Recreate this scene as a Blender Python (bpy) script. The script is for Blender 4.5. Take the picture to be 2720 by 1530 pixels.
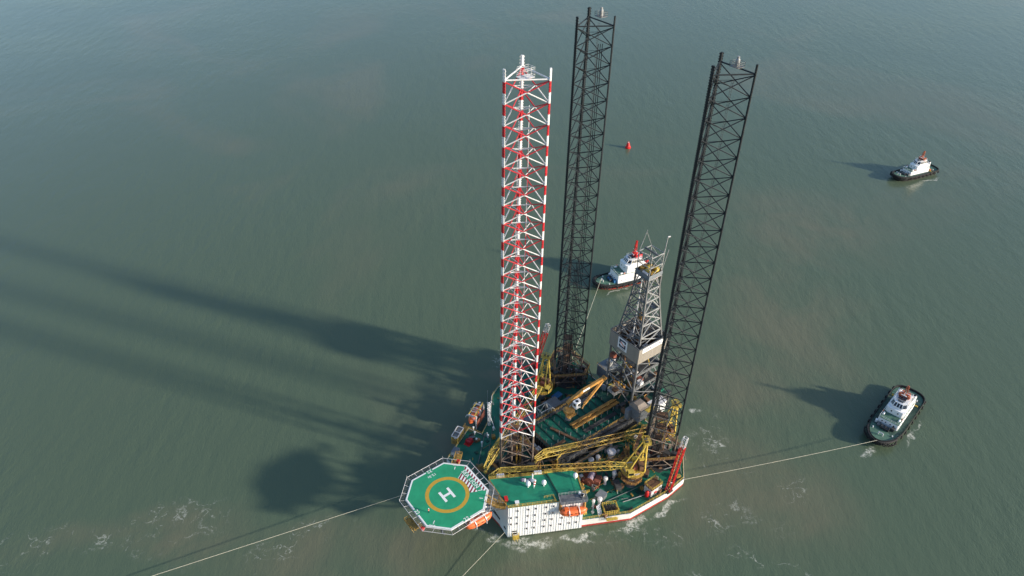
import bpy, math, random
from mathutils import Vector, Matrix
random.seed(7)
sc = bpy.context.scene
for o in list(bpy.data.objects): bpy.data.objects.remove(o)
col = sc.collection
R = math.radians
# ------------------------------------------------------------------ camera, sky, sun, exposure
cam = bpy.data.cameras.new('camera'); camo = bpy.data.objects.new('camera', cam); col.objects.link(camo)
cam.sensor_width = 36.0; cam.lens = 36.0 * 1950.0 / 2720.0
cam.clip_start = 1.0; cam.clip_end = 20000.0
PITCH = math.atan(1950.0 / 2668.5); ROLL = R(1.09)
camo.matrix_world = Matrix.Translation((0, 0, 198)) @ Matrix.Rotation(math.pi/2 - PITCH, 4, 'X') @ Matrix.Rotation(ROLL, 4, 'Z')
sc.camera = camo
SUN_AZ = R(-18.5); SUN_EL = R(16.4)
sd = Vector((math.cos(SUN_AZ)*math.cos(SUN_EL), math.sin(SUN_AZ)*math.cos(SUN_EL), math.sin(SUN_EL)))
world = bpy.data.worlds.new('World'); sc.world = world; world.use_nodes = True
wn = world.node_tree; wn.nodes.clear()
sky = wn.nodes.new('ShaderNodeTexSky'); sky.sky_type = 'NISHITA'; sky.sun_disc = False
sky.sun_elevation = SUN_EL; sky.sun_rotation = math.atan2(sd.x, sd.y); sky.air_density = 1.0; sky.dust_density = 1.15; sky.ozone_density = 2.2
bg = wn.nodes.new('ShaderNodeBackground'); bg.inputs[1].default_value = 0.15
wo = wn.nodes.new('ShaderNodeOutputWorld')
wn.links.new(sky.outputs[0], bg.inputs[0]); wn.links.new(bg.outputs[0], wo.inputs[0])
sl = bpy.data.lights.new('sun', 'SUN'); sl.energy = 4.2; sl.angle = R(2.2); sl.color = (1.0, 0.90, 0.76)
so = bpy.data.objects.new('sun', sl); col.objects.link(so); so.rotation_euler = (-sd).to_track_quat('-Z', 'Y').to_euler()
so.location = sd * 400
sc.view_settings.view_transform = 'Standard'; sc.view_settings.look = 'None'
sc.view_settings.exposure = 0.70; sc.view_settings.gamma = 1.0
sc.render.engine = 'CYCLES'

# ------------------------------------------------------------------ materials
M = {}
def mat(name, c, rough=0.55, metal=0.0, var=0.15, rust=0.0, rustc=(0.12, 0.055, 0.025), scale=0.6, bump=0.0, spec=0.4, streak=False):
    m = bpy.data.materials.new(name); m.use_nodes = True; nt = m.node_tree; p = nt.nodes['Principled BSDF']
    N = nt.nodes.new; Lk = nt.links.new
    p.inputs['Roughness'].default_value = rough; p.inputs['Metallic'].default_value = metal
    p.inputs['Specular IOR Level'].default_value = spec
    tc = N('ShaderNodeTexCoord'); nz = N('ShaderNodeTexNoise'); nz.inputs['Scale'].default_value = scale; nz.inputs['Detail'].default_value = 6; nz.inputs['Roughness'].default_value = 0.65
    if streak:
        mp = N('ShaderNodeMapping'); mp.inputs['Scale'].default_value = (1, 1, 0.15); Lk(tc.outputs['Object'], mp.inputs[0]); Lk(mp.outputs[0], nz.inputs['Vector'])
    else: Lk(tc.outputs['Object'], nz.inputs['Vector'])
    mx = N('ShaderNodeMix'); mx.data_type = 'RGBA'
    mx.inputs[6].default_value = tuple(max(0, v*(1-var*1.6)) for v in c) + (1,); mx.inputs[7].default_value = tuple(min(1, v*(1+var)) for v in c) + (1,)
    rp = N('ShaderNodeMapRange'); rp.inputs[1].default_value = 0.3; rp.inputs[2].default_value = 0.7; Lk(nz.outputs[0], rp.inputs[0]); Lk(rp.outputs[0], mx.inputs[0])
    outc = mx.outputs[2]
    if rust > 0:
        n2 = N('ShaderNodeTexNoise'); n2.inputs['Scale'].default_value = scale*2.3; n2.inputs['Detail'].default_value = 8; n2.inputs['Roughness'].default_value = 0.75; Lk(tc.outputs['Object'], n2.inputs['Vector'])
        r2 = N('ShaderNodeMapRange'); r2.inputs[1].default_value = 0.72-0.38*rust; r2.inputs[2].default_value = 0.82-0.30*rust; Lk(n2.outputs[0], r2.inputs[0])
        m2 = N('ShaderNodeMix'); m2.data_type = 'RGBA'; Lk(r2.outputs[0], m2.inputs[0]); Lk(outc, m2.inputs[6]); m2.inputs[7].default_value = rustc + (1,); outc = m2.outputs[2]
    Lk(outc, p.inputs['Base Color'])
    if bump > 0:
        b = N('ShaderNodeBump'); b.inputs['Strength'].default_value = bump; b.inputs['Distance'].default_value = 0.1; Lk(nz.outputs[0], b.inputs['Height']); Lk(b.outputs[0], p.inputs['Normal'])
    M[name] = m; return m
mat('white', (0.72, 0.73, 0.73), 0.45, var=0.06, rust=0.10, rustc=(0.35, 0.24, 0.15), scale=0.35, streak=True)
mat('white_clean', (0.80, 0.80, 0.80), 0.4, var=0.04)
mat('offwhite', (0.62, 0.60, 0.60), 0.5, var=0.12, rust=0.15)
mat('legred', (0.48, 0.022, 0.030), 0.5, var=0.2, rust=0.15, rustc=(0.30, 0.03, 0.03), scale=0.5)
mat('legwhite', (0.68, 0.67, 0.66), 0.5, var=0.10, rust=0.12, rustc=(0.42, 0.30, 0.22), scale=0.5)
mat('legblack', (0.020, 0.025, 0.029), 0.55, var=0.3, spec=0.25, rust=0.2, rustc=(0.045, 0.032, 0.025), scale=0.4)
mat('legrust', (0.16, 0.125, 0.10), 0.7, var=0.35, rust=0.45, rustc=(0.10, 0.05, 0.03), scale=0.9)
mat('green_deck', (0.010, 0.135, 0.082), 0.6, var=0.30, rust=0.16, rustc=(0.010, 0.070, 0.045), scale=0.22, bump=0.1)
mat('green_roof', (0.014, 0.215, 0.120), 0.55, var=0.22, rust=0.22, rustc=(0.008, 0.145, 0.08), scale=0.16)
mat('green_heli', (0.020, 0.290, 0.140), 0.65, var=0.13, rust=0.20, rustc=(0.022, 0.235, 0.115), scale=0.22)
mat('green_dark', (0.010, 0.055, 0.040), 0.7, var=0.3, rust=0.2)
mat('yellow', (0.54, 0.39, 0.07), 0.55, var=0.2, rust=0.26, rustc=(0.22, 0.11, 0.03), scale=1.1)
mat('yellow_dirt_shade', (0.36, 0.22, 0.05), 0.6, var=0.3, rust=0.5, rustc=(0.10, 0.05, 0.025), scale=0.9)  # dirty yellow; on the crane booms it also holds painted-in shade
mat('boom_wear_shade', (0.46, 0.31, 0.055), 0.6, var=0.3, rust=0.4, rustc=(0.13, 0.07, 0.03), scale=0.9)  # worn boom yellow, darkened further by shade mixed into the colour
mat('yellow_rail', (0.50, 0.36, 0.07), 0.6, var=0.25, rust=0.25)
mat('ochre', (0.46, 0.24, 0.06), 0.6, var=0.3, rust=0.42, rustc=(0.13,0.06,0.025), scale=0.8)
mat('brown', (0.16, 0.085, 0.045), 0.75, var=0.35, rust=0.4, scale=0.9)
mat('steel_dark', (0.055, 0.055, 0.055), 0.6, var=0.35, rust=0.3, scale=0.9)
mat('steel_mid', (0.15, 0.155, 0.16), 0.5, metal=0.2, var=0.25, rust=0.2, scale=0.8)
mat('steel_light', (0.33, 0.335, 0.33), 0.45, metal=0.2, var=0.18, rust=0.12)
mat('grey_blue', (0.17, 0.19, 0.21), 0.55, var=0.18, rust=0.12)
mat('beige', (0.27, 0.245, 0.21), 0.6, var=0.1, rust=0.1, streak=True)
mat('roof_brown', (0.20, 0.165, 0.135), 0.65, var=0.2, rust=0.2)
mat('hull_white', (0.66, 0.65, 0.62), 0.45, var=0.08, rust=0.2, rustc=(0.4, 0.3, 0.2), scale=0.3, streak=True)
mat('hull_red', (0.36, 0.035, 0.03), 0.55, var=0.25, rust=0.15, rustc=(0.15, 0.03, 0.02))
mat('red', (0.55, 0.02, 0.02), 0.45, var=0.15)
mat('orange', (0.75, 0.16, 0.05), 0.4, var=0.10, scale=0.8)
mat('rust_red', (0.22, 0.07, 0.045), 0.75, var=0.35, rust=0.3)
mat('purple', (0.30, 0.24, 0.30), 0.6, var=0.2)
mat('glass', (0.012, 0.016, 0.020), 0.08, var=0.05, spec=0.8)
mat('black', (0.014, 0.014, 0.015), 0.7, var=0.25)
mat('rubber', (0.018, 0.018, 0.019), 0.85, var=0.3)
mat('marking_white', (0.78, 0.78, 0.76), 0.6, var=0.06, scale=1.5)
mat('marking_yellow', (0.50, 0.30, 0.035), 0.6, var=0.06, scale=1.2)
mat('marking_maroon', (0.22, 0.02, 0.03), 0.6, var=0.08)
mat('blue', (0.03, 0.14, 0.30), 0.5, var=0.15)
mat('navy', (0.012, 0.022, 0.06), 0.5, var=0.05)
mat('rope', (0.40, 0.38, 0.30), 0.85, var=0.15, scale=3)
mat('mast_orange', (0.42, 0.12, 0.06), 0.6, var=0.3)
mat('deck_dark_shade', (0.040, 0.085, 0.065), 0.7, var=0.3)
mat('tug_green', (0.075, 0.155, 0.11), 0.65, var=0.2, rust=0.12)
mat('skin', (0.45, 0.27, 0.19), 0.6, var=0.05)
mat('net', (0.30, 0.31, 0.31), 0.7, var=0.2)

# ------------------------------------------------------------------ mesh builder
class MB:
    def __init__(s): s.v = []; s.f = []; s.m = []
    def add(s, vs, fs, mi=0):
        b = len(s.v); s.v += [tuple(x) for x in vs]
        for f in fs: s.f.append(tuple(b+i for i in f)); s.m.append(mi)
    def box(s, cx, cy, cz, sx, sy, sz, rz=0.0, mi=0):
        c, t = math.cos(rz), math.sin(rz); vs = []
        for dz in (-.5, .5):
            for dx, dy in ((-.5,-.5),(.5,-.5),(.5,.5),(-.5,.5)):
                x, y = dx*sx, dy*sy; vs.append((cx+x*c-y*t, cy+x*t+y*c, cz+dz*sz))
        s.add(vs, [(3,2,1,0),(4,5,6,7),(0,1,5,4),(1,2,6,5),(2,3,7,6),(3,0,4,7)], mi); return s
    def tube(s, p, q, r, n=6, mi=0, r2=None, caps=True):
        p, q = Vector(p), Vector(q); d = q-p
        if d.length < 1e-6: return s
        z = d.normalized(); a = Vector((0,0,1)) if abs(z.z) < .95 else Vector((1,0,0))
        x = z.cross(a).normalized(); y = z.cross(x); r2 = r if r2 is None else r2
        vs = []
        for P, rr in ((p, r), (q, r2)):
            for i in range(n):
                an = 2*math.pi*(i+.5)/n; vs.append(P + x*rr*math.cos(an) + y*rr*math.sin(an))
        fs = [((i+1) % n, i, n+i, n+(i+1) % n) for i in range(n)]
        if caps: fs += [tuple(range(n)), tuple(range(2*n-1, n-1, -1))]
        s.add(vs, fs, mi); return s
    def beam(s, p, q, w, h=None, mi=0):
        p, q = Vector(p), Vector(q); h = w if h is None else h
        z = (q-p).normalized(); a = Vector((0,0,1)) if abs(z.z) < .98 else Vector((1,0,0))
        x = z.cross(a).normalized(); y = x.cross(z)
        vs = [P + x*dx*w + y*dy*h for P in (p, q) for dx, dy in ((-.5,-.5),(.5,-.5),(.5,.5),(-.5,.5))]
        s.add(vs, [(3,2,1,0),(4,5,6,7),(0,1,5,4),(1,2,6,5),(2,3,7,6),(3,0,4,7)], mi); return s
    def prism(s, poly, z0, z1, mi=0, top=None, scale_top=None):
        n = len(poly); vs = [(x, y, z0) for x, y in poly] + [(x, y, z1) for x, y in (scale_top or poly)]
        ar = sum(poly[i][0]*poly[(i+1)%n][1]-poly[(i+1)%n][0]*poly[i][1] for i in range(n))
        sides = [(i, (i+1)%n, n+(i+1)%n, n+i) for i in range(n)]; t = tuple(range(n, 2*n)); b = tuple(range(n-1, -1, -1))
        if ar < 0: sides = [f[::-1] for f in sides]; t = t[::-1]; b = b[::-1]
        s.add(vs, sides + [b], mi); s.add(vs, [t], mi if top is None else top); return s
    def lathe(s, prof, c=(0,0,0), n=12, mi=0):
        vs = []; fs = []
        for r, z in prof:
            for i in range(n):
                a = 2*math.pi*i/n; vs.append((c[0]+r*math.cos(a), c[1]+r*math.sin(a), c[2]+z))
        for k in range(len(prof)-1):
            for i in range(n): fs.append((k*n+i, k*n+(i+1)%n, (k+1)*n+(i+1)%n, (k+1)*n+i))
        fs.append(tuple(range(n-1, -1, -1))); fs.append(tuple(range((len(prof)-1)*n, len(prof)*n)))
        s.add(vs, fs, mi); return s
    def torus(s, c, ax, Rr, r, n=14, k=6, mi=0):
        z = Vector(ax).normalized(); a = Vector((0,0,1)) if abs(z.z) < .9 else Vector((1,0,0))
        x = z.cross(a).normalized(); y = z.cross(x); c = Vector(c); vs = []; fs = []
        for i in range(n):
            d = x*math.cos(2*math.pi*i/n)+y*math.sin(2*math.pi*i/n)
            for j in range(k):
                t = 2*math.pi*j/k; vs.append(c + d*(Rr+r*math.cos(t)) + z*r*math.sin(t))
        for i in range(n):
            for j in range(k): fs.append((i*k+j, ((i+1)%n)*k+j, ((i+1)%n)*k+(j+1)%k, i*k+(j+1)%k))
        s.add(vs, fs, mi); return s
    def rail(s, pts, h=1.15, step=2.0, r=.05, mi=0, closed=False):
        pts = [Vector(p) for p in pts]
        if closed: pts = pts + [pts[0]]
        for a, b in zip(pts, pts[1:]):
            n = max(1, int(round((b-a).length/step)))
            for i in range(n+1):
                p = a.lerp(b, i/n); s.tube(p, p+Vector((0,0,h)), r, 4, mi, caps=False)
            for hh in (h, h*.52): s.tube(a+Vector((0,0,hh)), b+Vector((0,0,hh)), r, 4, mi, caps=False)
        return s
    def truss(s, p, q, w, h, n, rc=.10, rb=.05, mi=0, w2=None, h2=None):
        p, q = Vector(p), Vector(q); z = (q-p).normalized(); x = z.cross(Vector((0,0,1)))
        if x.length < .05: x = Vector((1,0,0))
        x.normalize(); y = x.cross(z); w2 = w if w2 is None else w2; h2 = h if h2 is None else h2
        def sec(t):
            c = p.lerp(q, t); ww = (w+(w2-w)*t)/2; hh = (h+(h2-h)*t)/2
            return [c+x*a*ww+y*b*hh for a, b in ((-1,-1),(1,-1),(1,1),(-1,1))]
        S = [sec(i/n) for i in range(n+1)]
        for k in range(4): s.tube(S[0][k], S[n][k], rc, 5, mi)
        for i in range(n):
            for k in range(4):
                a, b = k, (k+1) % 4
                if i % 2: a, b = b, a
                s.tube(S[i][a], S[i+1][b], rb, 4, mi, caps=False)
        for i in (0, n):
            for k in range(4): s.tube(S[i][k], S[i][(k+1)%4], rb*1.3, 4, mi, caps=False)
        return s
    def mesh(s, name, mats, smooth=False):
        me = bpy.data.meshes.new(name); me.from_pydata(s.v, [], s.f)
        for m in (mats if isinstance(mats, (list, tuple)) else [mats]): me.materials.append(M[m])
        me.polygons.foreach_set('material_index', s.m)
        if smooth: me.polygons.foreach_set('use_smooth', [True]*len(s.f))
        me.update(); return me
    def build(s, name, mats, parent, smooth=False):
        top = parent
        while top.parent: top = top.parent
        o = ORG[top]; s.v = [(x-o[0], y-o[1], z-o[2]) for x, y, z in s.v]
        ob = bpy.data.objects.new(name, s.mesh(name, mats, smooth)); col.objects.link(ob); ob.parent = parent
        return ob
ORG = {}
PHI = R(37.81); A0 = Vector((2.2, 163.0)); CU, SU = math.cos(PHI), math.sin(PHI)
def RW(u, v, z): return Vector((A0.x+u*CU-v*SU, A0.y+u*SU+v*CU, z))
def tag(o, label, cat, group=None, kind=None):
    o['label'] = label; o['category'] = cat; o['kind'] = kind or 'thing'
    if group: o['group'] = group
    return o
def thing(name, label, cat, org, group=None, rig=True, rz=0.0):
    """an Empty at the thing's base; parts are given in rig coordinates (u aft, v to port, z up)"""
    o = bpy.data.objects.new(name, None); col.objects.link(o); o.empty_display_size = 1
    if rig: o.location = RW(*org); o.rotation_euler = (0, 0, PHI); ORG[o] = org
    else: o.location = org; o.rotation_euler = (0, 0, rz); ORG[o] = (0, 0, 0)
    return tag(o, label, cat, group)
def solo(name, mb, mats, label, cat, org, group=None, smooth=False):
    mb.v = [(x-org[0], y-org[1], z-org[2]) for x, y, z in mb.v]
    o = bpy.data.objects.new(name, mb.mesh(name, mats, smooth)); col.objects.link(o)
    o.location = RW(*org); o.rotation_euler = (0, 0, PHI); ORG[o] = org
    return tag(o, label, cat, group)
def inst(name, me, parent, loc=(0,0,0), rot=(0,0,0)):
    o = bpy.data.objects.new(name, me); col.objects.link(o); o.parent = parent; o.location = loc; o.rotation_euler = rot; return o
def text_mesh(name, body, size, mats, parent, pos, d, thick=0.01, bold=0.0, space=1.0, up=None):
    """flat painted lettering: reads along d, stands on plane (d, up)"""
    cu = bpy.data.curves.new(name, 'FONT'); cu.body = body; cu.size = size; cu.align_x = 'CENTER'; cu.align_y = 'CENTER'; cu.extrude = thick; cu.offset = bold; cu.space_character = space
    cu.resolution_u = 3
    t = bpy.data.objects.new('tmp', cu); col.objects.link(t); dg = bpy.context.evaluated_depsgraph_get()
    me = bpy.data.meshes.new_from_object(t.evaluated_get(dg)); bpy.data.objects.remove(t)
    me.materials.clear(); me.materials.append(M[mats]); me.name = name
    top = parent
    while top.parent: top = top.parent
    og = Vector(ORG[top]); x = Vector(d).normalized(); y = Vector(up).normalized() if up else Vector((0,0,1)).cross(x); z = x.cross(y)
    ob = bpy.data.objects.new(name, me); col.objects.link(ob); ob.parent = parent
    ob.matrix_local = Matrix.Translation(Vector(pos)-og) @ Matrix((x, y, z)).transposed().to_4x4()
    return ob

# ------------------------------------------------------------------ sea
def sea():
    m = bpy.data.materials.new('sea_water'); m.use_nodes = True; nt = m.node_tree; p = nt.nodes['Principled BSDF']; N = nt.nodes.new; Lk = nt.links.new
    geo = N('ShaderNodeNewGeometry')
    def noise(scale, detail=4, rough=.55, dist=0.0, mapscale=None, rot=0.0, off=None):
        n = N('ShaderNodeTexNoise'); n.inputs['Scale'].default_value = scale; n.inputs['Detail'].default_value = detail; n.inputs['Roughness'].default_value = rough; n.inputs['Distortion'].default_value = dist
        mp = N('ShaderNodeMapping'); Lk(geo.outputs['Position'], mp.inputs[0]); mp.inputs['Rotation'].default_value = (0, 0, rot)
        if mapscale: mp.inputs['Scale'].default_value = mapscale
        if off: mp.inputs['Location'].default_value = off
        Lk(mp.outputs[0], n.inputs['Vector']); return n.outputs[0]
    def rng(x, a, b, c=0., d=1.):
        r = N('ShaderNodeMapRange'); r.interpolation_type = 'SMOOTHSTEP'; Lk(x, r.inputs[0]); r.inputs[1].default_value = a; r.inputs[2].default_value = b; r.inputs[3].default_value = c; r.inputs[4].default_value = d; return r.outputs[0]
    def mth(op, a, b=None):
        n = N('ShaderNodeMath'); n.operation = op
        for i, x in enumerate((a, b)):
            if x is None: continue
            if isinstance(x, (int, float)): n.inputs[i].default_value = x
            else: Lk(x, n.inputs[i])
        return n.outputs[0]
    # warped position for patches of silt and foam
    wv = N('ShaderNodeTexNoise'); wv.inputs['Scale'].default_value = .025; wv.inputs['Detail'].default_value = 4
    Lk(geo.outputs['Position'], wv.inputs['Vector'])
    va = N('ShaderNodeVectorMath'); va.operation = 'MULTIPLY_ADD'; Lk(wv.outputs['Color'], va.inputs[0]); va.inputs[1].default_value = (46, 46, 0); Lk(geo.outputs['Position'], va.inputs[2])
    wv2 = N('ShaderNodeTexNoise'); wv2.inputs['Scale'].default_value = .18; wv2.inputs['Detail'].default_value = 2; Lk(geo.outputs['Position'], wv2.inputs['Vector'])
    vb = N('ShaderNodeVectorMath'); vb.operation = 'MULTIPLY_ADD'; Lk(wv2.outputs['Color'], vb.inputs[0]); vb.inputs[1].default_value = (8, 8, 0); Lk(geo.outputs['Position'], vb.inputs[2])
    def blob(x, y, rx, ry, rot=0.0, soft=.35, small=False):
        mp = N('ShaderNodeMapping'); mp.vector_type = 'TEXTURE'; Lk((vb if small else va).outputs[0], mp.inputs[0]); o_ = 4 if small else 23
        mp.inputs['Location'].default_value = (x+o_, y+o_, 0); mp.inputs['Rotation'].default_value = (0, 0, rot); mp.inputs['Scale'].default_value = (rx, ry, 1)
        ln = N('ShaderNodeVectorMath'); ln.operation = 'MULTIPLY'; Lk(mp.outputs[0], ln.inputs[0]); ln.inputs[1].default_value = (1, 1, 0)
        l2 = N('ShaderNodeVectorMath'); l2.operation = 'LENGTH'; Lk(ln.outputs[0], l2.inputs[0])
        return rng(l2.outputs[1], 1.0, 1.0-soft*2, 0, 1)
    def union(lst):
        o = lst[0]
        for x in lst[1:]: o = mth('MAXIMUM', o, x)
        return o
    big = noise(.006, 3, .55, 1.2); mid = noise(.03, 4, .6, .8)
    silt = union([blob(*b) for b in SILT])
    siltf = mth('MULTIPLY', silt, rng(mid, .30, .62, .25, 1.0))
    siltf = mth('MAXIMUM', siltf, mth('MULTIPLY', rng(big, .50, .72), 0.55))
    mx = N('ShaderNodeMix'); mx.data_type = 'RGBA'; Lk(siltf, mx.inputs[0]); mx.inputs[6].default_value = WATER_GREEN; mx.inputs[7].default_value = WATER_SILT
    # foam: thin curling lines of bubbles inside churned patches
    fz = N('ShaderNodeTexVoronoi'); fz.feature = 'DISTANCE_TO_EDGE'; fz.inputs['Scale'].default_value = .15
    fw = N('ShaderNodeTexNoise'); fw.inputs['Scale'].default_value = .16; fw.inputs['Detail'].default_value = 6; Lk(geo.outputs['Position'], fw.inputs['Vector'])
    fa = N('ShaderNodeVectorMath'); fa.operation = 'MULTIPLY_ADD'; Lk(fw.outputs['Color'], fa.inputs[0]); fa.inputs[1].default_value = (24, 20, 0); Lk(geo.outputs['Position'], fa.inputs[2]); fm = N('ShaderNodeMapping'); fm.inputs['Rotation'].default_value = (0, 0, R(-24)); fm.inputs['Scale'].default_value = (.55, 1.15, 1); Lk(fa.outputs[0], fm.inputs[0]); Lk(fm.outputs[0], fz.inputs['Vector'])
    line = rng(fz.outputs['Distance'], .06, .0)
    brk = rng(noise(.13, 4, .75, .5), .46, .60); fine = rng(noise(1.3, 3, .8), .34, .62)
    lines = mth('MULTIPLY', mth('MULTIPLY', line, brk), fine)
    foamA = mth('MULTIPLY', lines, union([blob(*b) for b in FOAM_LINE]))
    dense = rng(noise(.45, 4, .8, 1.0), .38, .58)
    foamB = mth('MULTIPLY', mth('MULTIPLY', dense, fine), union([blob(*b, small=True) for b in FOAM_DENSE]))
    foam = mth('MINIMUM', mth('ADD', mth('MULTIPLY', foamA, .50), mth('MULTIPLY', foamB, 1.1)), .85)
    m2 = N('ShaderNodeMix'); m2.data_type = 'RGBA'; Lk(foam, m2.inputs[0]); Lk(mx.outputs[2], m2.inputs[6]); m2.inputs[7].default_value = (.62, .62, .55, 1)
    Lk(m2.outputs[2], p.inputs['Base Color'])
    Lk(rng(foam, 0, .5, WATER_ROUGH, .8), p.inputs['Roughness']); p.inputs['IOR'].default_value = 1.33; p.inputs['Specular IOR Level'].default_value = .5
    # ripples
    swell = noise(.16, 1, .5, 0, (1, .38, 1), R(62)); chop = noise(.55, 3, .65, 0, (1, .5, 1), R(75)); rip = noise(1.9, 2, .65, 0, (1, .55, 1), R(40))
    calm = rng(noise(.011, 1, .5), .35, .65, .6, 1.0)
    h = mth('ADD', mth('MULTIPLY', swell, .28), mth('ADD', mth('MULTIPLY', chop, .19), mth('MULTIPLY', rip, .09)))
    h = mth('MULTIPLY', h, calm)
    b = N('ShaderNodeBump'); b.inputs['Strength'].default_value = 1.0; b.inputs['Distance'].default_value = WATER_BUMP; Lk(h, b.inputs['Height']); Lk(b.outputs[0], p.inputs['Normal'])
    mb = MB(); S = 9000
    mb.add([(-S, -1500, 0), (S, -1500, 0), (S, 2*S, 0), (-S, 2*S, 0)], [(0, 1, 2, 3)])
    me = bpy.data.meshes.new('sea'); me.from_pydata(mb.v, [], mb.f); me.materials.append(m)
    o = bpy.data.objects.new('sea', me); col.objects.link(o); o['kind'] = 'structure'
WATER_GREEN = (.084, .118, .076, 1); WATER_SILT = (.128, .134, .087, 1); WATER_ROUGH = .17; WATER_BUMP = .78
SILT = [(-45, 138, 60, 16, .15, .45), (-112, 137, 52, 12, .15, .45), (20, 128, 45, 14, .1, .4), (-25, 176, 16, 9, 2.5, .45), (80, 160, 45, 30, .6, .45), (95, 215, 50, 32, .4, .45), (-70, 120, 40, 14, .2, .4), (120, 250, 46, 85, -.15, .5), (150, 330, 70, 60, 0, .5), (85, 165, 40, 42, .2, .5), (-10, 215, 14, 8, 0, .4)]
FOAM_LINE = [(-136, 132, 46, 10, .06, .4), (-108, 142, 26, 8, .22, .4), (-62, 140, 20, 6, .3, .4), (28, 138, 24, 6, .15, .4), (56, 146, 22, 8, .3, .4), (70, 148, 14, 8, .5, .4), (74, 182, 10, 20, .1, .4), (90, 166, 9, 7, .3, .4), (-9, 226, 12, 7, .4, .4), (70, 130, 26, 6, .1, .4)]
FOAM_DENSE = [(6, 137.0, 10, 2.6, .12, .45), (22, 139.4, 9, 1.8, .17, .4), (-4, 139.0, 4, 2.6, .2, .4), (40, 144.5, 9, 1.6, .4, .4), (52, 151.5, 8, 1.6, .55, .35), (-12, 143, 5, 2.4, -.6, .35), (69.5, 194, 3, 2, .3, .4), (127, 176.5, 4, 1.4, .3, .35), (147, 186, 9, 1.0, .9, .3), (50, 271.5, 10, .9, .41, .3), (241, 385.5, 10, .9, .37, .3), (74, 179, 3, 2.2, .3, .4)]
sea()

# ------------------------------------------------------------------ rig: hull
DZ = 3.0
HULL = [(-15.9,-16.9),(3.9,-28.0),(18.9,-35.7),(34.9,-37.1),(43.2,-36.4),(52,-28),(52,34),(43.8,36.8),(34.9,37.1),(18.9,35.7),(14.2,33.2),(10.8,29.0),(5.4,23.4),(0.4,20.0),(-1.8,25.0),(-15.9,17.6)]
def shrink(poly, d):
    n = len(poly); out = []
    for i in range(n):
        a, b, c = (Vector(poly[j % n]) for j in (i-1, i, i+1)); e1 = (b-a).normalized(); e2 = (c-b).normalized()
        n1 = Vector((-e1.y, e1.x)); n2 = Vector((-e2.y, e2.x)); k = (n1+n2); k = k/max(.3, k.length_squared)*2
        out.append((b.x+k.x*d, b.y+k.y*d))
    return out
def hull():
    t = thing('rig_hull', 'broad triangular white rig hull with green deck and red waterline, floating under the three legs', 'hull', (17, 0, 0))
    MB().prism(HULL, -1.5, .75).build('waterline_band', 'hull_red', t)
    MB().prism(shrink(HULL, .02), .75, DZ-.02).build('side_plating', 'hull_white', t)
    MB().prism(shrink(HULL, .25), DZ-.02, DZ).build('main_deck', 'green_deck', t)
    n = len(HULL); E_ = shrink(HULL, .12)
    mb = MB()
    for i in range(n): mb.beam((*E_[i], DZ+.06), (*E_[(i+1)%n], DZ+.06), .22, .12)
    mb.build('deck_edge_bar', 'offwhite', t)
    IN = shrink(HULL, .35)
    for i in range(n):
        if i == 0 or i == n-1: continue
        mb = MB().rail([(*IN[i], DZ), (*IN[(i+1)%n], DZ)], 1.2, 1.6, .055)
        mb.build('deck_railing', 'yellow_rail', t)
    MB().prism([(14.0,33.0),(10.9,29.1),(5.5,23.5),(.5,20.1),(-1.7,24.9)], .9, 1.1).build('lower_platform', 'green_dark', t)
    # welded seams / deck ribs, pipe runs on the deck
    for (a, b, r, mm) in (((9,-26.5),(33,-30.5),.12,'steel_mid'),((20,-31),(36,-35.5),.14,'steel_light'),((12,-24),(26,-26.5),.10,'yellow_dirt_shade'),((-9,9),(1,19),.12,'steel_mid'),((-6,8),(9,24),.1,'steel_mid'),((14,12),(34,29),.16,'steel_mid'),((22,-12),(33,-15),.16,'brown')):
        MB().tube((*a, DZ+.25), (*b, DZ+.25), r, 6).build('deck_pipe', mm, t)
    for (u, v) in ((20,-34.6),(28,-35.6),(40,-35.3),(31,-35.9),(-3,21.5),(-13,17.5)):
        mb = MB()
        for k in (-.5, .5): mb.lathe([(.22,0),(.22,.7),(.32,.75),(.32,.9)], (u+k, v, DZ), 8)
        mb.box(u, v, DZ+.06, 1.9, .7, .12); mb.build('bollard', 'steel_dark', t)
    for (u, v, s) in ((19,-29,1.5),(24,-32,1.2),(27,-31,1.4),(16,-23.5,1.3),(22.5,-27.5,1.1),(-6,14,1.2),(0,16,1.0),(33,-20,1.3)):
        MB().box(u, v, DZ+.12, s, s, .24).build('deck_hatch', 'green_dark', t)
hull()
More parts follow.
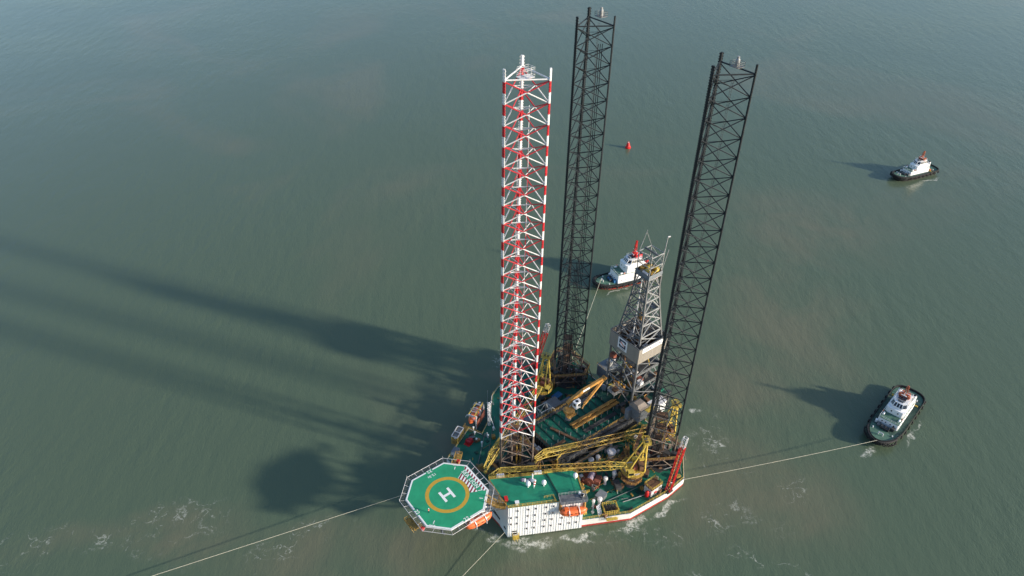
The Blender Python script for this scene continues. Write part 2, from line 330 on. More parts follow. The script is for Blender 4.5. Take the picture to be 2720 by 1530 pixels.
def deck_clutter():
    t = [o for o in col.objects if o.name == 'rig_hull'][0]; rq = random.Random(21)
    def clear(u, v):
        if abs(v) < 10 and u > 10: return False
        for c in ((0.2, .3), (43.3, 24.7), (42.1, -23.8)):
            if math.dist((u, v), c) < 9.5: return False
        return True
    zones = [((8, 24), (-22, -9.5), 74), ((24, 34), (-24, -10), 54), ((12, 44), (10.5, 20), 70), ((12, 34), (18, 32), 40), ((30, 42), (-35.5, -31), 14), ((8, 30), (-33, -24), 14), ((-12, 8), (7, 20), 12)]
    for (a, b), (c, d), n in zones:
        for i in range(n):
            u, v = rq.uniform(a, b), rq.uniform(c, d)
            if not clear(u, v): continue
            h = rq.uniform(.25, 1.6); mm = rq.choice(['steel_dark', 'brown', 'brown', 'steel_mid', 'black', 'green_dark', 'rust_red', 'offwhite', 'grey_blue', 'yellow_dirt_shade', 'ochre', 'yellow_dirt_shade'])
            k = i % 4
            if k < 2: MB().box(u, v, DZ+h/2, rq.uniform(.4, 2.0), rq.uniform(.4, 1.3), h, rq.uniform(-.4, .4)).build('deck_gear', mm, t)
            elif k == 2: MB().tube((u, v, DZ+h*.4), (u+rq.uniform(-4, 4), v+rq.uniform(-2, 2), DZ+h*.4), rq.uniform(.07, .16), 6).build('deck_pipe', mm, t)
            else: MB().tube((u, v, DZ), (u, v, DZ+h+.6), rq.uniform(.08, .2), 6).build('deck_post', rq.choice(['offwhite', 'steel_light', 'yellow_rail']), t)
deck_clutter()
def deck_walkways():
    spots = [((9, -11), (20, -15), 5.6), ((20, -15), (33, -19.5), 5.6), ((33, -19.5), (36, -16), 6.4), ((12, 10.5), (40, 11.5), 6.2), ((22, 20), (36, 29), 5.2), ((8, 7.5), (10.5, -9), 7.0), ((30, -24), (34, -17), 6.6), ((-8, -3.5), (-12, 6), 7.4)]
    labs = ['raised rusty walkway behind the near crane boom, bow half', 'raised rusty walkway behind the near crane boom, stern half', 'short rusty walkway between the right leg frame and the service platform', 'long rusty walkway along the far side of the cantilever', 'rusty walkway between the far crane and the far black leg', 'rusty cross walkway between the painted leg and the pipe deck', 'short rusty walkway behind the near crane foot', 'rusty walkway on the bow side of the painted leg']
    for (a, b, z), lab in zip(spots, labs):
        a3, b3 = Vector((*a, z)), Vector((*b, z)); d = (b3-a3).normalized(); x = d.cross(Vector((0, 0, 1)))
        t = thing('raised_walkway', lab, 'walkway', (a[0], a[1], DZ), 'rusty raised walkways')
        n = max(3, int((b3-a3).length/.9))
        for i in range(n):
            p = a3.lerp(b3, (i+.5)/n); MB().box(p.x, p.y, z, (b3-a3).length/n-.08, 1.1, .1, math.atan2(d.y, d.x)).build('grating', 'brown', t)
        for s_ in (-.55, .55): MB().rail([a3+x*s_, b3+x*s_], 1.1, 1.4, .055).build('railing', 'yellow_dirt_shade', t)
        for k in range(max(2, int((b3-a3).length/5))):
            p = a3.lerp(b3, k/max(1, int((b3-a3).length/5)-1) if int((b3-a3).length/5) > 1 else k)
            MB().beam((p.x, p.y, DZ), (p.x, p.y, z-.05), .22).build('post', 'legrust', t)
deck_walkways()

# ------------------------------------------------------------------ accommodation block
def lerp2(a, b, t): return (a[0]+(b[0]-a[0])*t, a[1]+(b[1]-a[1])*t)
RZ = 15.0
def accommodation():
    FL, FR, BR, BL = (-16.5,-17.9), (4.3,-28.9), (9.0,-19.4), (-14.9,-5.7)
    t = thing('accommodation_block', 'tall white ribbed accommodation block with rows of small square windows beside the helideck', 'building', (-5, -18, DZ))
    z0 = .45
    wall = MB().prism([FL, FR, BR, BL], z0, RZ-.3).build('wall', 'white', t)
    f = Vector((FR[0]-FL[0], FR[1]-FL[1], 0)); ln = f.length; f.normalize(); nrm = Vector((f.y, -f.x, 0))
    s = Vector((BL[0]-FL[0], BL[1]-FL[1], 0)); sl_ = s.length; s.normalize(); snr = Vector((-s.y, s.x, 0))
    def fp(a, z, out=0.0): p = Vector((*FL, 0)) + f*a + nrm*out; return (p.x, p.y, z)
    def sp(a, z, out=0.0): p = Vector((*FL, 0)) + s*a + snr*out; return (p.x, p.y, z)
    # trapezoidal cladding ribs, one per panel joint
    k = 0; a = .55
    while a < ln-.3:
        MB().beam(fp(a, z0+.05, .03), fp(a, RZ-.35, .03), .22 if k % 3 == 0 else .12, .06).build('cladding_rib', 'white', wall); a += .82; k += 1
    a = .6
    while a < sl_-.3:
        MB().beam(sp(a, z0+.05, .03), sp(a, RZ-.35, .03), .12, .10).build('cladding_rib', 'white', wall); a += .82
    for zz in (4.6, 7.7, 10.9): MB().beam(fp(.1, zz, .05), fp(ln-.1, zz, .05), .08, .10).build('floor_line', 'white', t)
    # windows: (position along the wall, row)
    rows = [13.2, 10.1, 7.0, 3.9]; wins = []
    X = lambda px: (px-350)/(1345-350)*ln
    for px in (470, 610, 707, 843, 937): wins.append((X(px), rows[0]))
    for px in (385, 465, 605, 700, 835, 930): wins.append((X(px), rows[1]))
    for px in (385, 465, 600, 697, 830, 925, 1060, 1178, 1272): wins.append((X(px), rows[2]))
    for px in (597, 692, 823, 920, 1050, 1168, 1262): wins.append((X(px), rows[3]))
    for a, z in wins:
        w = MB(); 
        for dz in (-.42, .42): w.beam(fp(a-.46, z+dz, .10), fp(a+.46, z+dz, .10), .12, .10)
        for da in (-.42, .42): w.beam(fp(a+da, z-.36, .10), fp(a+da, z+.36, .10), .10, .12)
        wo_ = w.build('window', 'offwhite', t)
        MB().beam(fp(a, z-.36, .05), fp(a, z+.36, .05), .74, .06).build('pane', 'glass', wo_)
    for a, z, w, h in ((2.0, 3.1, 1.5, .5), (2.2, 1.95, 1.2, .7)):
        MB().beam(fp(a-w/2, z, .06), fp(a+w/2, z, .06), .08, h).build('vent_opening', 'black', t)
    MB().beam(sp(5, 3.6, .06), sp(8.6, 3.6, .06), .08, .9).build('vent_opening', 'black', t)
    MB().beam(sp(1.3, 3.2, .06), sp(2.4, 3.2, .06), .08, .9).build('vent_opening', 'black', t)
    # roof
    rf = MB().prism([FL, FR, BR, BL], RZ-.3, RZ).build('roof', 'green_roof', t)
    q1, q2 = lerp2(BL, BR, .66), lerp2(FL, FR, .70)
    MB().prism([q1, q2, lerp2(FL, FR, .93), lerp2(BL, BR, .97)], RZ, RZ+.32).build('raised_roof_panel', 'green_roof', rf)
    MB().beam((*lerp2(q1, q2, .02), RZ+.2), (*lerp2(q1, q2, .85), RZ+.2), .35, .4).build('roof_gutter', 'green_dark', rf)
    kb = MB()
    for a_, b_ in ((FL, FR), (FR, BR), (BR, BL), (BL, FL)): kb.beam((*a_, RZ+.06), (*b_, RZ+.06), .2, .14)
    kb.build('roof_kerb', 'yellow_dirt_shade', rf)
    for a_, b_ in ((FL, lerp2(FL, FR, .62)), (FR, BR), (BR, BL)):
        MB().rail([(*a_, RZ), (*b_, RZ)], 1.15, 1.5, .055).build('roof_railing', 'yellow_rail', rf)
    # corner brace frame at the helideck side, ladder platform at the foot
    fr = MB()
    c = Vector((-16.6, -13.3, RZ)); 
    fr.beam(c+Vector((0,0,1.0)), (-17.9, -15.6, RZ-1.0), .16, mi=0); fr.beam(c+Vector((0,0,1.0)), (-17.6, -11.0, RZ-.6), .16); fr.beam((-17.9,-15.6,RZ-1.0), (-17.6,-11,RZ-.6), .14)
    fr.beam(c+Vector((0,0,1.0)), (-16.5,-17.7,RZ+.3), .16); fr.beam(c+Vector((0,0,1.0)), (-16.7,-13.3,RZ-3.5), .16)
    fr.build('corner_bracket', 'ochre', t)
    lp = MB(); p = Vector(fp(2.4, 1.2, .9)); lp.box(p.x, p.y, 1.1, 2.0, 1.5, .12, math.atan2(f.y, f.x))
    lp.rail([fp(1.5, 1.15, .15), fp(1.5, 1.15, 1.55), fp(3.3, 1.15, 1.55), fp(3.3, 1.15, .15)], 1.3, 1.0, .07)
    for a in (2.0, 2.8): lp.tube(fp(a, 1.2, 1.4), fp(a, -.8, 1.5), .08, 5)
    lp.build('boarding_ladder', 'yellow', t)
    # steel balcony over the lifeboat, with its own deck, and yellow stair at the aft end
    bl = MB(); a0, a1 = ln*.665, ln*1.02
    P = [Vector(fp(a0, 0, 0)), Vector(fp(a1, 0, 0)), Vector(fp(a1, 0, 1.9)), Vector(fp(a0, 0, 1.9))]
    P[0] -= nrm*1.6; P[1] -= nrm*1.6
    bl.prism([(q.x, q.y) for q in P], RZ+.55, RZ+.68)
    b_ = bl.build('boat_balcony', 'steel_mid', t)
    MB().rail([(q.x, q.y, RZ+.68) for q in P], 1.1, 1.1, .05, closed=True).build('balcony_railing', 'steel_light', b_)
    for a in (a0+.4, a1-.4): MB().beam(fp(a, RZ+.6, .1), fp(a, 10.8, .1), .9, .5).build('davit_post', 'ochre', t)
    for k in range(5):
        q = Vector(fp(a1-1.0-k*.1, 0, -1.2+.1*k)); MB().box(q.x+random.uniform(-.5,.5), q.y+random.uniform(-.8,.8), RZ+1.0, .7, .6, .7, .4).build('equipment_box', random.choice(['white_clean','steel_mid','offwhite']), b_)
    st = MB(); e = Vector((*FR, 0)).lerp(Vector((*BR, 0)), .25); 
    for k in range(16):
        zz = RZ-.2-k*.72; dd = (k % 8)*.55 if (k//8) % 2 == 0 else (7-k % 8)*.55
        st.box(e.x+1.2, e.y-1.0+dd, zz, 1.0, .5, .10, .2)
    st.rail([(e.x+.6, e.y-1.2, RZ-.4), (e.x+.6, e.y+3.0, RZ-6.0)], 1.1, .9, .07); st.rail([(e.x+1.8, e.y-1.2, RZ-.4), (e.x+1.8, e.y+3.0, RZ-6.0)], 1.1, .9, .07)
    st.rail([(e.x+1.8, e.y+3.0, RZ-6.4), (e.x+1.8, e.y-1.2, RZ-11.8)], 1.1, .9, .07)
    st.build('outside_stair', 'yellow', t)
    MB().rail([(-5.7,-21.6,RZ+.02),(-3.0,-22.8,RZ+.02),(-3.5,-24.2,RZ+.02)], 1.1, .9, .05).build('roof_cage', 'yellow_rail', rf)
    return fp, ln, f, nrm
ACC = accommodation()

# ------------------------------------------------------------------ helideck
HZ = 17.0; HC = (-29.3, -4.3)
def helideck():
    t = thing('helideck', 'green octagonal helideck with yellow circle, white H and red striped name sector', 'helideck', (HC[0], HC[1], DZ))
    def octo(a, b): return [(HC[0]+x, HC[1]+y) for x, y in ((-a,b),(-a,-b),(-b,-a),(b,-a),(a,-b),(a,b),(b,a),(-b,a))]
    O = octo(11.0, 5.8)
    dk = MB().prism(O, HZ-.5, HZ).build('landing_deck', 'green_heli', t)
    MB().prism(octo(11.1, 5.84), HZ-.52, HZ-.03).build('edge_girder', 'offwhite', t)
    z1 = HZ+.004
    def ringstrip(name, inner, outer, mt, z):
        mb = MB(); n = len(inner)
        vs = [(x, y, z) for x, y in outer]+[(x, y, z) for x, y in inner]
        mb.add(vs, [(i, (i+1)%n, n+(i+1)%n, n+i) for i in range(n)]); return mb.build(name, mt, dk)
    ringstrip('perimeter_line', octo(10.55, 5.62), octo(10.98, 5.79), 'marking_white', z1)
    cir = lambda r: [(HC[0]+r*math.cos(2*math.pi*i/72), HC[1]+r*math.sin(2*math.pi*i/72)) for i in range(72)]
    ringstrip('landing_circle', cir(5.5), cir(6.65), 'marking_yellow', z1+.008)
    hb = MB()
    for du in (-1.45, 1.45): hb.box(HC[0]+du-.1, HC[1], z1+.008, .8, 4.2, .008)
    hb.box(HC[0]-.1, HC[1], z1+.008, 2.1, .8, .0078); hb.build('letter_h', 'marking_white', dk)
    # striped sector: clip parallel stripes between the edge and the circle
    def clip(poly, a, b, c):           # keep a*x+b*y<=c
        out = []
        for i in range(len(poly)):
            p, q = poly[i], poly[(i+1) % len(poly)]; dp, dq = a*p[0]+b*p[1]-c, a*q[0]+b*q[1]-c
            if dp <= 0: out.append(p)
            if dp*dq < 0:
                k = dp/(dp-dq); out.append((p[0]+(q[0]-p[0])*k, p[1]+(q[1]-p[1])*k))
        return out
    a0, a1 = math.atan2(3.3, 6.2), math.atan2(-3.4, 5.8)
    arc = [(HC[0]+6.75*math.cos(a0+(a1-a0)*i/10), HC[1]+6.75*math.sin(a0+(a1-a0)*i/10)) for i in range(11)]
    sect = [(-18.75, 1.45), *arc, (-18.75, -10.1)]
    dirx, diry = .86, .51; nx, ny = -diry, dirx
    def sector_part(name, cond, mt, z):
        lo = min(nx*p[0]+ny*p[1] for p in sect); hi = max(nx*p[0]+ny*p[1] for p in sect); k = 0; c = lo; w = .52
        base = [sect]
        # fan the concave sector into convex quads
        quads = []
        outer = [(-18.75, 1.45+(-10.1-1.45)*i/10) for i in range(11)]
        for i in range(10): quads.append([arc[i], arc[i+1], outer[i+1], outer[i]])
        while c < hi:
            if k % 2 == cond:
                for lohi in (((1,0,-21.25)), ((-1,0,19.65))):
                    mb = MB()
                    for qd in quads:
                        q2 = clip(clip(clip(qd, nx, ny, c+w), -nx, -ny, -c), *lohi)
                        if len(q2) >= 3: mb.add([(x, y, z) for x, y in q2], [tuple(range(len(q2)))])
                    if mb.f: mb.build(name, mt, dk)
            c += w; k += 1
    sector_part('red_stripe', 0, 'marking_maroon', z1); sector_part('white_stripe', 1, 'marking_white', z1)
    text_mesh('rig_name', 'SEA LION 7', 1.75, 'marking_white', dk, (-20.45, -4.4, z1+.012), (0,-1,0), .004, .03, 1.12)
    text_mesh('weight_limit', '12.5t', 1.25, 'marking_white', dk, (-29.2, 4.5, z1+.006), (-1,0,0), .004, .02, 1.1)
    for i, (p, d) in enumerate((((-29.0, 6.35), (-1,0,0)), ((-39.9, -4.3), (0,-1,0)), ((-29.5, -14.9), (1,0,0)))):
        MB().box(p[0], p[1], z1+.004, 2.4 if d[0] else .95, .95 if d[0] else 2.4, .006).build('number_gap', 'green_heli', dk)
        text_mesh('diameter_number', '22', 1.55, 'marking_white', dk, (p[0], p[1], z1+.012), d, .004, .03, 1.1)
    for p, d in (((-20.9, 3.7), (-.707,.707,0)), ((-20.9, -12.4), (.707,.707,0)), ((-38.9, -11.0), (.707,-.707,0))):
        text_mesh('exit_word', 'EXIT', .85, 'marking_white', dk, (p[0], p[1], z1+.010), d, .004, .02)
        q = Vector((*HC, 0)); dd = (q-Vector((*p, 0))).normalized(); 
        MB().beam((p[0]+dd.x*.8, p[1]+dd.y*.8, z1+.006), (p[0]+dd.x*1.9, p[1]+dd.y*1.9, z1+.006), .22, .006).build('exit_arrow', 'marking_white', dk)
    # safety net frames round the edge, one per side, hinged out and slightly up
    I, N_ = octo(11.15, 5.86), octo(12.75, 6.5)
    for k in range(8):
        a, b, c, d = I[k], I[(k+1)%8], N_[k], N_[(k+1)%8]
        if k == 2: pass
        mb = MB(); L_ = math.dist(a, b); n = max(3, int(L_/2.0))
        mb.tube((*c, HZ+.02), (*d, HZ+.02), .065, 5); mb.tube((*a, HZ-.32), (*b, HZ-.32), .07, 5)
        for i in range(n+1):
            p, q = lerp2(a, b, i/n), lerp2(c, d, i/n); mb.tube((*p, HZ-.32), (*q, HZ+.02), .055, 4)
        nf = mb.build('net_frame', 'offwhite', t)
        nm = MB()
        for i in range(1, 5): nm.tube((*lerp2(a, c, i/5), HZ-.32+.34*i/5), (*lerp2(b, d, i/5), HZ-.32+.34*i/5), .007, 3, caps=False)
        for i in range(n*4): nm.tube((*lerp2(a, b, i/(n*4)), HZ-.32), (*lerp2(c, d, i/(n*4)), HZ+.02), .007, 3, caps=False)
        nm.build('net', 'net', nf)
    for k in range(8):
        p = N_[k]; MB().tube((*p, HZ-.2), (p[0]*1.0, p[1]*1.0, HZ+1.0), .05, 4).build('perimeter_light', 'steel_light', t)
    # support trusses under the deck back to the hull
    for v in (-10, -4.3, 1.4):
        mb = MB()
        mb.beam((-39.5, v, HZ-1.0), (-18.6, v, HZ-1.0), .4, .9)
        mb.tube((-17.2, v, 5.0), (-36, v, HZ-1.4), .38, 8); mb.tube((-17.2, v, 5.0), (-27, v, HZ-1.4), .28, 8); mb.tube((-17.2, v, 5.0), (-18.8, v, HZ-1.4), .3, 8)
        mb.build('support_truss', 'steel_mid', t)
    for u in (-37, -30, -23):
        MB().beam((u, -14.5, HZ-1.7), (u, 5.9, HZ-1.7), .3, .6).build('cross_girder', 'steel_mid', t)
    # access stairs with brown landings
    def stair(c, rot, nm):
        s_ = MB(); cx, cy = c; cr, sr = math.cos(rot), math.sin(rot)
        def P(x, y, z): return (cx+x*cr-y*sr, cy+x*sr+y*cr, z)
        s_.add([P(-1.1,-1.5,HZ-2.2),P(1.1,-1.5,HZ-2.2),P(1.1,1.5,HZ-2.2),P(-1.1,1.5,HZ-2.2)], [(0,1,2,3)])
        for k in range(9): s_.beam(P(-1.0, 1.5+k*.36, HZ-2.2+k*.22), P(1.0, 1.5+k*.36, HZ-2.2+k*.22), .3, .07)
        for x in (-1.1, 1.1): s_.rail([P(x,-1.5,HZ-2.2), P(x,1.5,HZ-2.2), P(x,4.6,HZ-.2)], 1.1, 1.2, .07)
        s_.rail([P(-1.1,-1.5,HZ-2.2), P(1.1,-1.5,HZ-2.2)], 1.1, 1.1, .07)
        for x, y in ((-1,-1.4),(1,-1.4),(-1,1.4),(1,1.4)): s_.tube(P(x,y,HZ-2.2), P(x*.4,y*.4+2,HZ-4.0), .08, 4)
        s_.build(nm, 'yellow_dirt_shade', t)
    stair((-42.6, -4.6), math.pi, 'access_stair'); stair((-17.7, -15.9), R(45), 'access_stair'); stair((-17.6, 7.4), R(135), 'access_stair')
    MB().box(-41.2, -9.3, HZ-1.2, 1.0, 1.0, 1.0, .4).build('foam_monitor', 'red', t)
    MB().box(-19.4, 4.6, HZ-.5, 1.0, .9, 1.2, .6).build('foam_monitor', 'red', t)
helideck()

# ------------------------------------------------------------------ legs
LEGS = {'A': (0.2, 0.3), 'B': (43.3, 24.7), 'C': (42.1, -23.8)}
BAY = 5.28; RC = 6.03; CH = [R(179), R(-60.5), R(60)]
def leg(key, z0, ztop, paint, label, low):
    c = LEGS[key]; t = thing('rig_leg_tower', label, 'rig leg', (c[0], c[1], -2), 'three lattice legs of the rig')
    NB = int((z0+1.5)/BAY)
    pts = [Vector((RC*math.cos(a), RC*math.sin(a))) for a in CH]
    up, dn = paint
    # chords with toothed racks
    for k, p in enumerate(pts):
        mb = MB(); x, y = p; tg = Vector((-math.sin(CH[k]), math.cos(CH[k])))
        z = ztop
        segs = [(ztop, z0, 1)]
        for b in range(NB):
            zt = z0-b*BAY; rm = 2 if b >= NB-low else None
            segs += [(zt, zt-BAY/2, rm or 0), (zt-BAY/2, zt-BAY, rm or 1)]
        rk = MB(); tn = Vector((tg.x, tg.y, 0)); rad = Vector((math.cos(CH[k]), math.sin(CH[k]), 0))
        for za, zb, mi in segs:
            mb.tube((x, y, zb), (x, y, za), .29, 8, mi)
            rk.beam((x, y, zb), (x, y, za), .16, .98, mi) if False else rk.box(x, y, (za+zb)/2, .80, .14, za-zb-.001, math.atan2(tg.y, tg.x), mi)
            n = max(2, int((za-zb)/.62))
            for i in range(n):
                zz = zb+(i+.5)*(za-zb)/n
                for sgn in (-1, 1):
                    rk.box(x+tg.x*.48*sgn, y+tg.y*.48*sgn, zz, .20, .15, .30, math.atan2(tg.y, tg.x), mi)
        base = Vector((c[0], c[1], 0)); 
        for B_ in (mb, rk): B_.v = [(a+c[0], b+c[1], zz) for a, b, zz in B_.v]
        ch = mb.build('chord', [up, dn, 'legrust'], t); rk.build('toothed_rack', [up, dn, 'legrust'], ch)
    # X braces: shared meshes, one object per brace and bay
    nodes = {}
    for f in range(3):
        a, b = pts[f], pts[(f+1) % 3]; d = (b-a).normalized(); a2, b2 = a+d*.35, b-d*.35; mid = (a2+b2)/2; off = Vector((-d.y, d.x))*.0
        for j, (s, e) in enumerate(((a2, b2), (b2, a2))):
            for var in ('painted', 'bare'):
                mb = MB(); mid3 = (mid.x, mid.y, -BAY/2)
                br = .15 if key == 'A' else .14; mb.tube((s.x, s.y, -.18), mid3, br, 7, 0); mb.tube(mid3, (e.x, e.y, -BAY+.18), br, 7, 1)
                nodes[(f, j, var)] = mb.mesh('brace', [up, dn] if var == 'painted' else ['legrust', 'legrust'])
    tri = [((pts[f]+pts[(f+1)%3])/2) for f in range(3)]
    sb = MB(); 
    for f in range(3): sb.tube((*tri[f], -BAY/2), (*tri[(f+1)%3], -BAY/2), .085 if key == 'A' else .06, 6)
    sbm = {v: sb.mesh('span_breaker', dn if v == 'painted' else 'legrust') for v in ('painted', 'bare')}
    for b in range(NB):
        var = 'bare' if b >= NB-low else 'painted'; zz = z0-b*BAY+2
        for f in range(3):
            for j in range(2): inst('brace', nodes[(f, j, var)], t, (0, 0, zz))
        inst('span_breaker', sbm[var], t, (0, 0, zz))
    hb = MB()
    for f in range(3):
        a, b = pts[f], pts[(f+1) % 3]; hb.tube((a.x+c[0], a.y+c[1], z0+.35), (b.x+c[0], b.y+c[1], z0+.35), .19, 7)
    hb.build('top_frame', dn, t)
    return t, c, pts
def leg_extras(t, c, pts, kind):
    rg_ = random.Random(40+ord(kind))
    for i in range(9):
        a = rg_.uniform(0, 6.28); d = rg_.uniform(.6, 2.7); x, y = c[0]+d*math.cos(a), c[1]+d*math.sin(a); zt_ = rg_.uniform(12, 26)
        MB().tube((x, y, 3), (x, y, zt_), rg_.uniform(.14, .34), 7).build('guide_pipe', rg_.choice(['brown', 'legrust', 'steel_dark', 'steel_mid', 'yellow_dirt_shade']), t)
    for z_ in (13.5, 18.5, 23):
        k_ = rg_.uniform(1.5, 2.6); MB().prism([(c[0]+k_*math.cos(q), c[1]+k_*math.sin(q)) for q in (0, 1.57, 3.14, 4.71)], z_, z_+.15).build('guide_platform', 'brown', t)
    m2 = (pts[1]+pts[2])/2; cen = Vector(c)
    if kind == 'A':
        q = cen + pts[2]*.35 + pts[1]*.05
        mb = MB()
        for zz in (137.6, 138.9): mb.rail([(q.x-1.6,q.y-1.2,zz),(q.x+1.8,q.y-1.2,zz),(q.x+1.8,q.y+1.2,zz),(q.x-1.6,q.y+1.2,zz)], .9, 1.2, .035, closed=True)
        mb.box(q.x, q.y, 137.5, 3.6, 2.6, .1); mb.build('top_cage', 'legwhite', t)
        for dx, dy, zt in ((.9,-.8,124),(1.9,.6,130),(-.6,1.6,118)):
            for k in range(int(zt/10)):
                MB().tube((q.x+dx, q.y+dy, zt-10*k), (q.x+dx, q.y+dy, max(3, zt-10*k-9.6)), .09, 6).build('riser_pipe', 'legwhite' if k % 2 == 0 else 'legred', t)
    else:
        q = cen+m2*1.0+(pts[2]-m2)*.05
        zt = 138.6
        mb = MB(); mb.box(q.x, q.y, zt, 2.4, 2.6, .15, R(-1)); p_ = mb.build('lamp_platform', 'steel_mid', t)
        MB().rail([(q.x-1.2,q.y-1.3,zt),(q.x+1.2,q.y-1.3,zt),(q.x+1.2,q.y+1.3,zt),(q.x-1.2,q.y+1.3,zt)], 1.2, 1.2, .05, closed=True).build('railing', 'steel_mid', p_)
        MB().lathe([(.55,0),(.55,1.6),(.35,1.9),(.35,2.4)], (q.x, q.y, zt), 10).build('warning_light', 'steel_light', p_)
        if kind == 'B':
            for i, (k1, top) in enumerate(((.15, 132), (.30, 132), (.45, 132), (.6, 60), (.72, 58), (.85, 55))):
                p = cen + pts[1].lerp(pts[0], k1*.6)*.62
                MB().tube((p.x, p.y, 3), (p.x, p.y, top), .11, 6).build('riser_pipe', 'legblack', t)
        p = cen+(pts[1]*.35+pts[2]*.35)
        mb = MB()
        for sx in (-.25, .25): mb.tube((p.x, p.y+sx, 4), (p.x, p.y+sx, 137), .035, 4)
        for k in range(190): mb.beam((p.x, p.y-.25, 5+k*.69), (p.x, p.y+.25, 5+k*.69), .045)
        mb.build('ladder', 'steel_dark', t)
r_ = leg('A', 138.3, 141.2, ('legred', 'legwhite'), 'red and white banded lattice leg beside the helideck, nearest the camera', 4); leg_extras(*r_, 'A')
r_ = leg('B', 136.9, 139.9, ('legblack', 'legblack'), 'black lattice leg standing farthest back, between the painted leg and the derrick', 3); leg_extras(*r_, 'B')
r_ = leg('C', 138.0, 140.6, ('legblack', 'legblack'), 'black lattice leg on the right, in front of the derrick', 3); leg_extras(*r_, 'C')

def jack_frame(key, label, zt):
    c = LEGS[key]; t = thing('jacking_frame', label, 'jacking frame', (c[0], c[1], DZ), 'jacking frames round the leg feet')
    P = [Vector((c[0]+RC*math.cos(a), c[1]+RC*math.sin(a), 0)) for a in CH]; cen = Vector((*c, 0))
    up = lambda v, z: Vector((v.x, v.y, z))
    for k, p in enumerate(P):
        rad = (p-cen).normalized(); tg = Vector((-rad.y, rad.x, 0)); an = math.atan2(tg.y, tg.x)
        for s in (-1, 1):
            q = p+tg*1.35*s+rad*.1
            MB().box(q.x, q.y, (DZ+zt)/2, 1.15, 2.0, zt-DZ+.8, an).build('gear_tower', 'steel_dark', t)
            for i in range(3):
                z = DZ+1.3+i*(zt-DZ-2.2)/2
                g = MB(); g.tube(up(q+rad*.4, z), up(q+rad*1.7, z), .48, 9); g.tube(up(q+rad*1.7, z), up(q+rad*2.3, z), .3, 8, 1); g.build('pinion_motor', ['steel_mid', 'brown'], t)
    hx = []
    for k, p in enumerate(P):
        rad = (p-cen).normalized(); tg = Vector((-rad.y, rad.x, 0)); hx += [p+rad*1.9-tg*2.6, p+rad*1.9+tg*2.6]
    for i in range(6):
        a, b = hx[i], hx[(i+1) % 6]
        w = MB(); w.beam(up(a, zt), up(b, zt), 1.1, .22); wk = w.build('walkway', 'brown', t)
        n = (b-a).normalized().cross(Vector((0,0,1))); o = n*.5
        MB().rail([up(a+o, zt+.1), up(b+o, zt+.1)], 1.1, 1.3, .06).build('railing', 'yellow_dirt_shade', wk)
        if i % 2:
            MB().tube(up(a, DZ), up((a+b)/2, zt-.2), .17, 6).build('frame_brace', 'legrust', t); MB().tube(up(b, DZ), up((a+b)/2, zt-.2), .17, 6).build('frame_brace', 'legrust', t)
            MB().tube(up(a, DZ+ (zt-DZ)*.5), up(b, DZ+(zt-DZ)*.5), .14, 6).build('frame_brace', 'legrust', t)
        MB().tube(up(a, DZ), up(a, zt), .2, 6).build('frame_post', 'yellow_dirt_shade' if i % 2 else 'legrust', t)
        MB().tube(up(a+(a-cen).normalized()*2.2, DZ), up(a, zt), .16, 6).build('raking_strut', 'legrust', t)
    tri = [(c[0]+7.0*math.cos(a+math.pi/3*j), c[1]+7.0*math.sin(a+math.pi/3*j)) for a in CH[:1] for j in range(6)]
    MB().prism(tri, DZ+.02, DZ+.10).build('well_shade_plate', 'steel_dark', t)  # dark sheet on the unbroken deck paints the shade of the open leg well
    rr = random.Random(ord(key))
    for i in range(44):
        a = rr.uniform(0, 6.28); d = rr.uniform(1.5, 8.4); x, y = c[0]+d*math.cos(a), c[1]+d*math.sin(a); h = rr.uniform(.4, 2.2)
        mm = rr.choice(['brown', 'steel_mid', 'steel_dark', 'yellow_dirt_shade', 'offwhite', 'rust_red', 'legrust', 'brown', 'black'])
        if i % 3: MB().box(x, y, DZ+.1+h/2, rr.uniform(.6, 1.8), rr.uniform(.5, 1.4), h, rr.uniform(0, 3)).build('machinery_box', mm, t)
        else:
            x2, y2 = x+rr.uniform(-3, 3), y+rr.uniform(-3, 3); MB().tube((x, y, DZ+h), (x2, y2, DZ+h), rr.uniform(.08, .25), 7).build('pipe', mm, t)
jack_frame('A', 'rusty jacking frame and walkway round the foot of the red and white leg', 10.0)
jack_frame('B', 'rusty jacking frame and walkway round the foot of the far black leg', 9.6)
jack_frame('C', 'rusty jacking frame and walkway round the foot of the right black leg', 9.2)
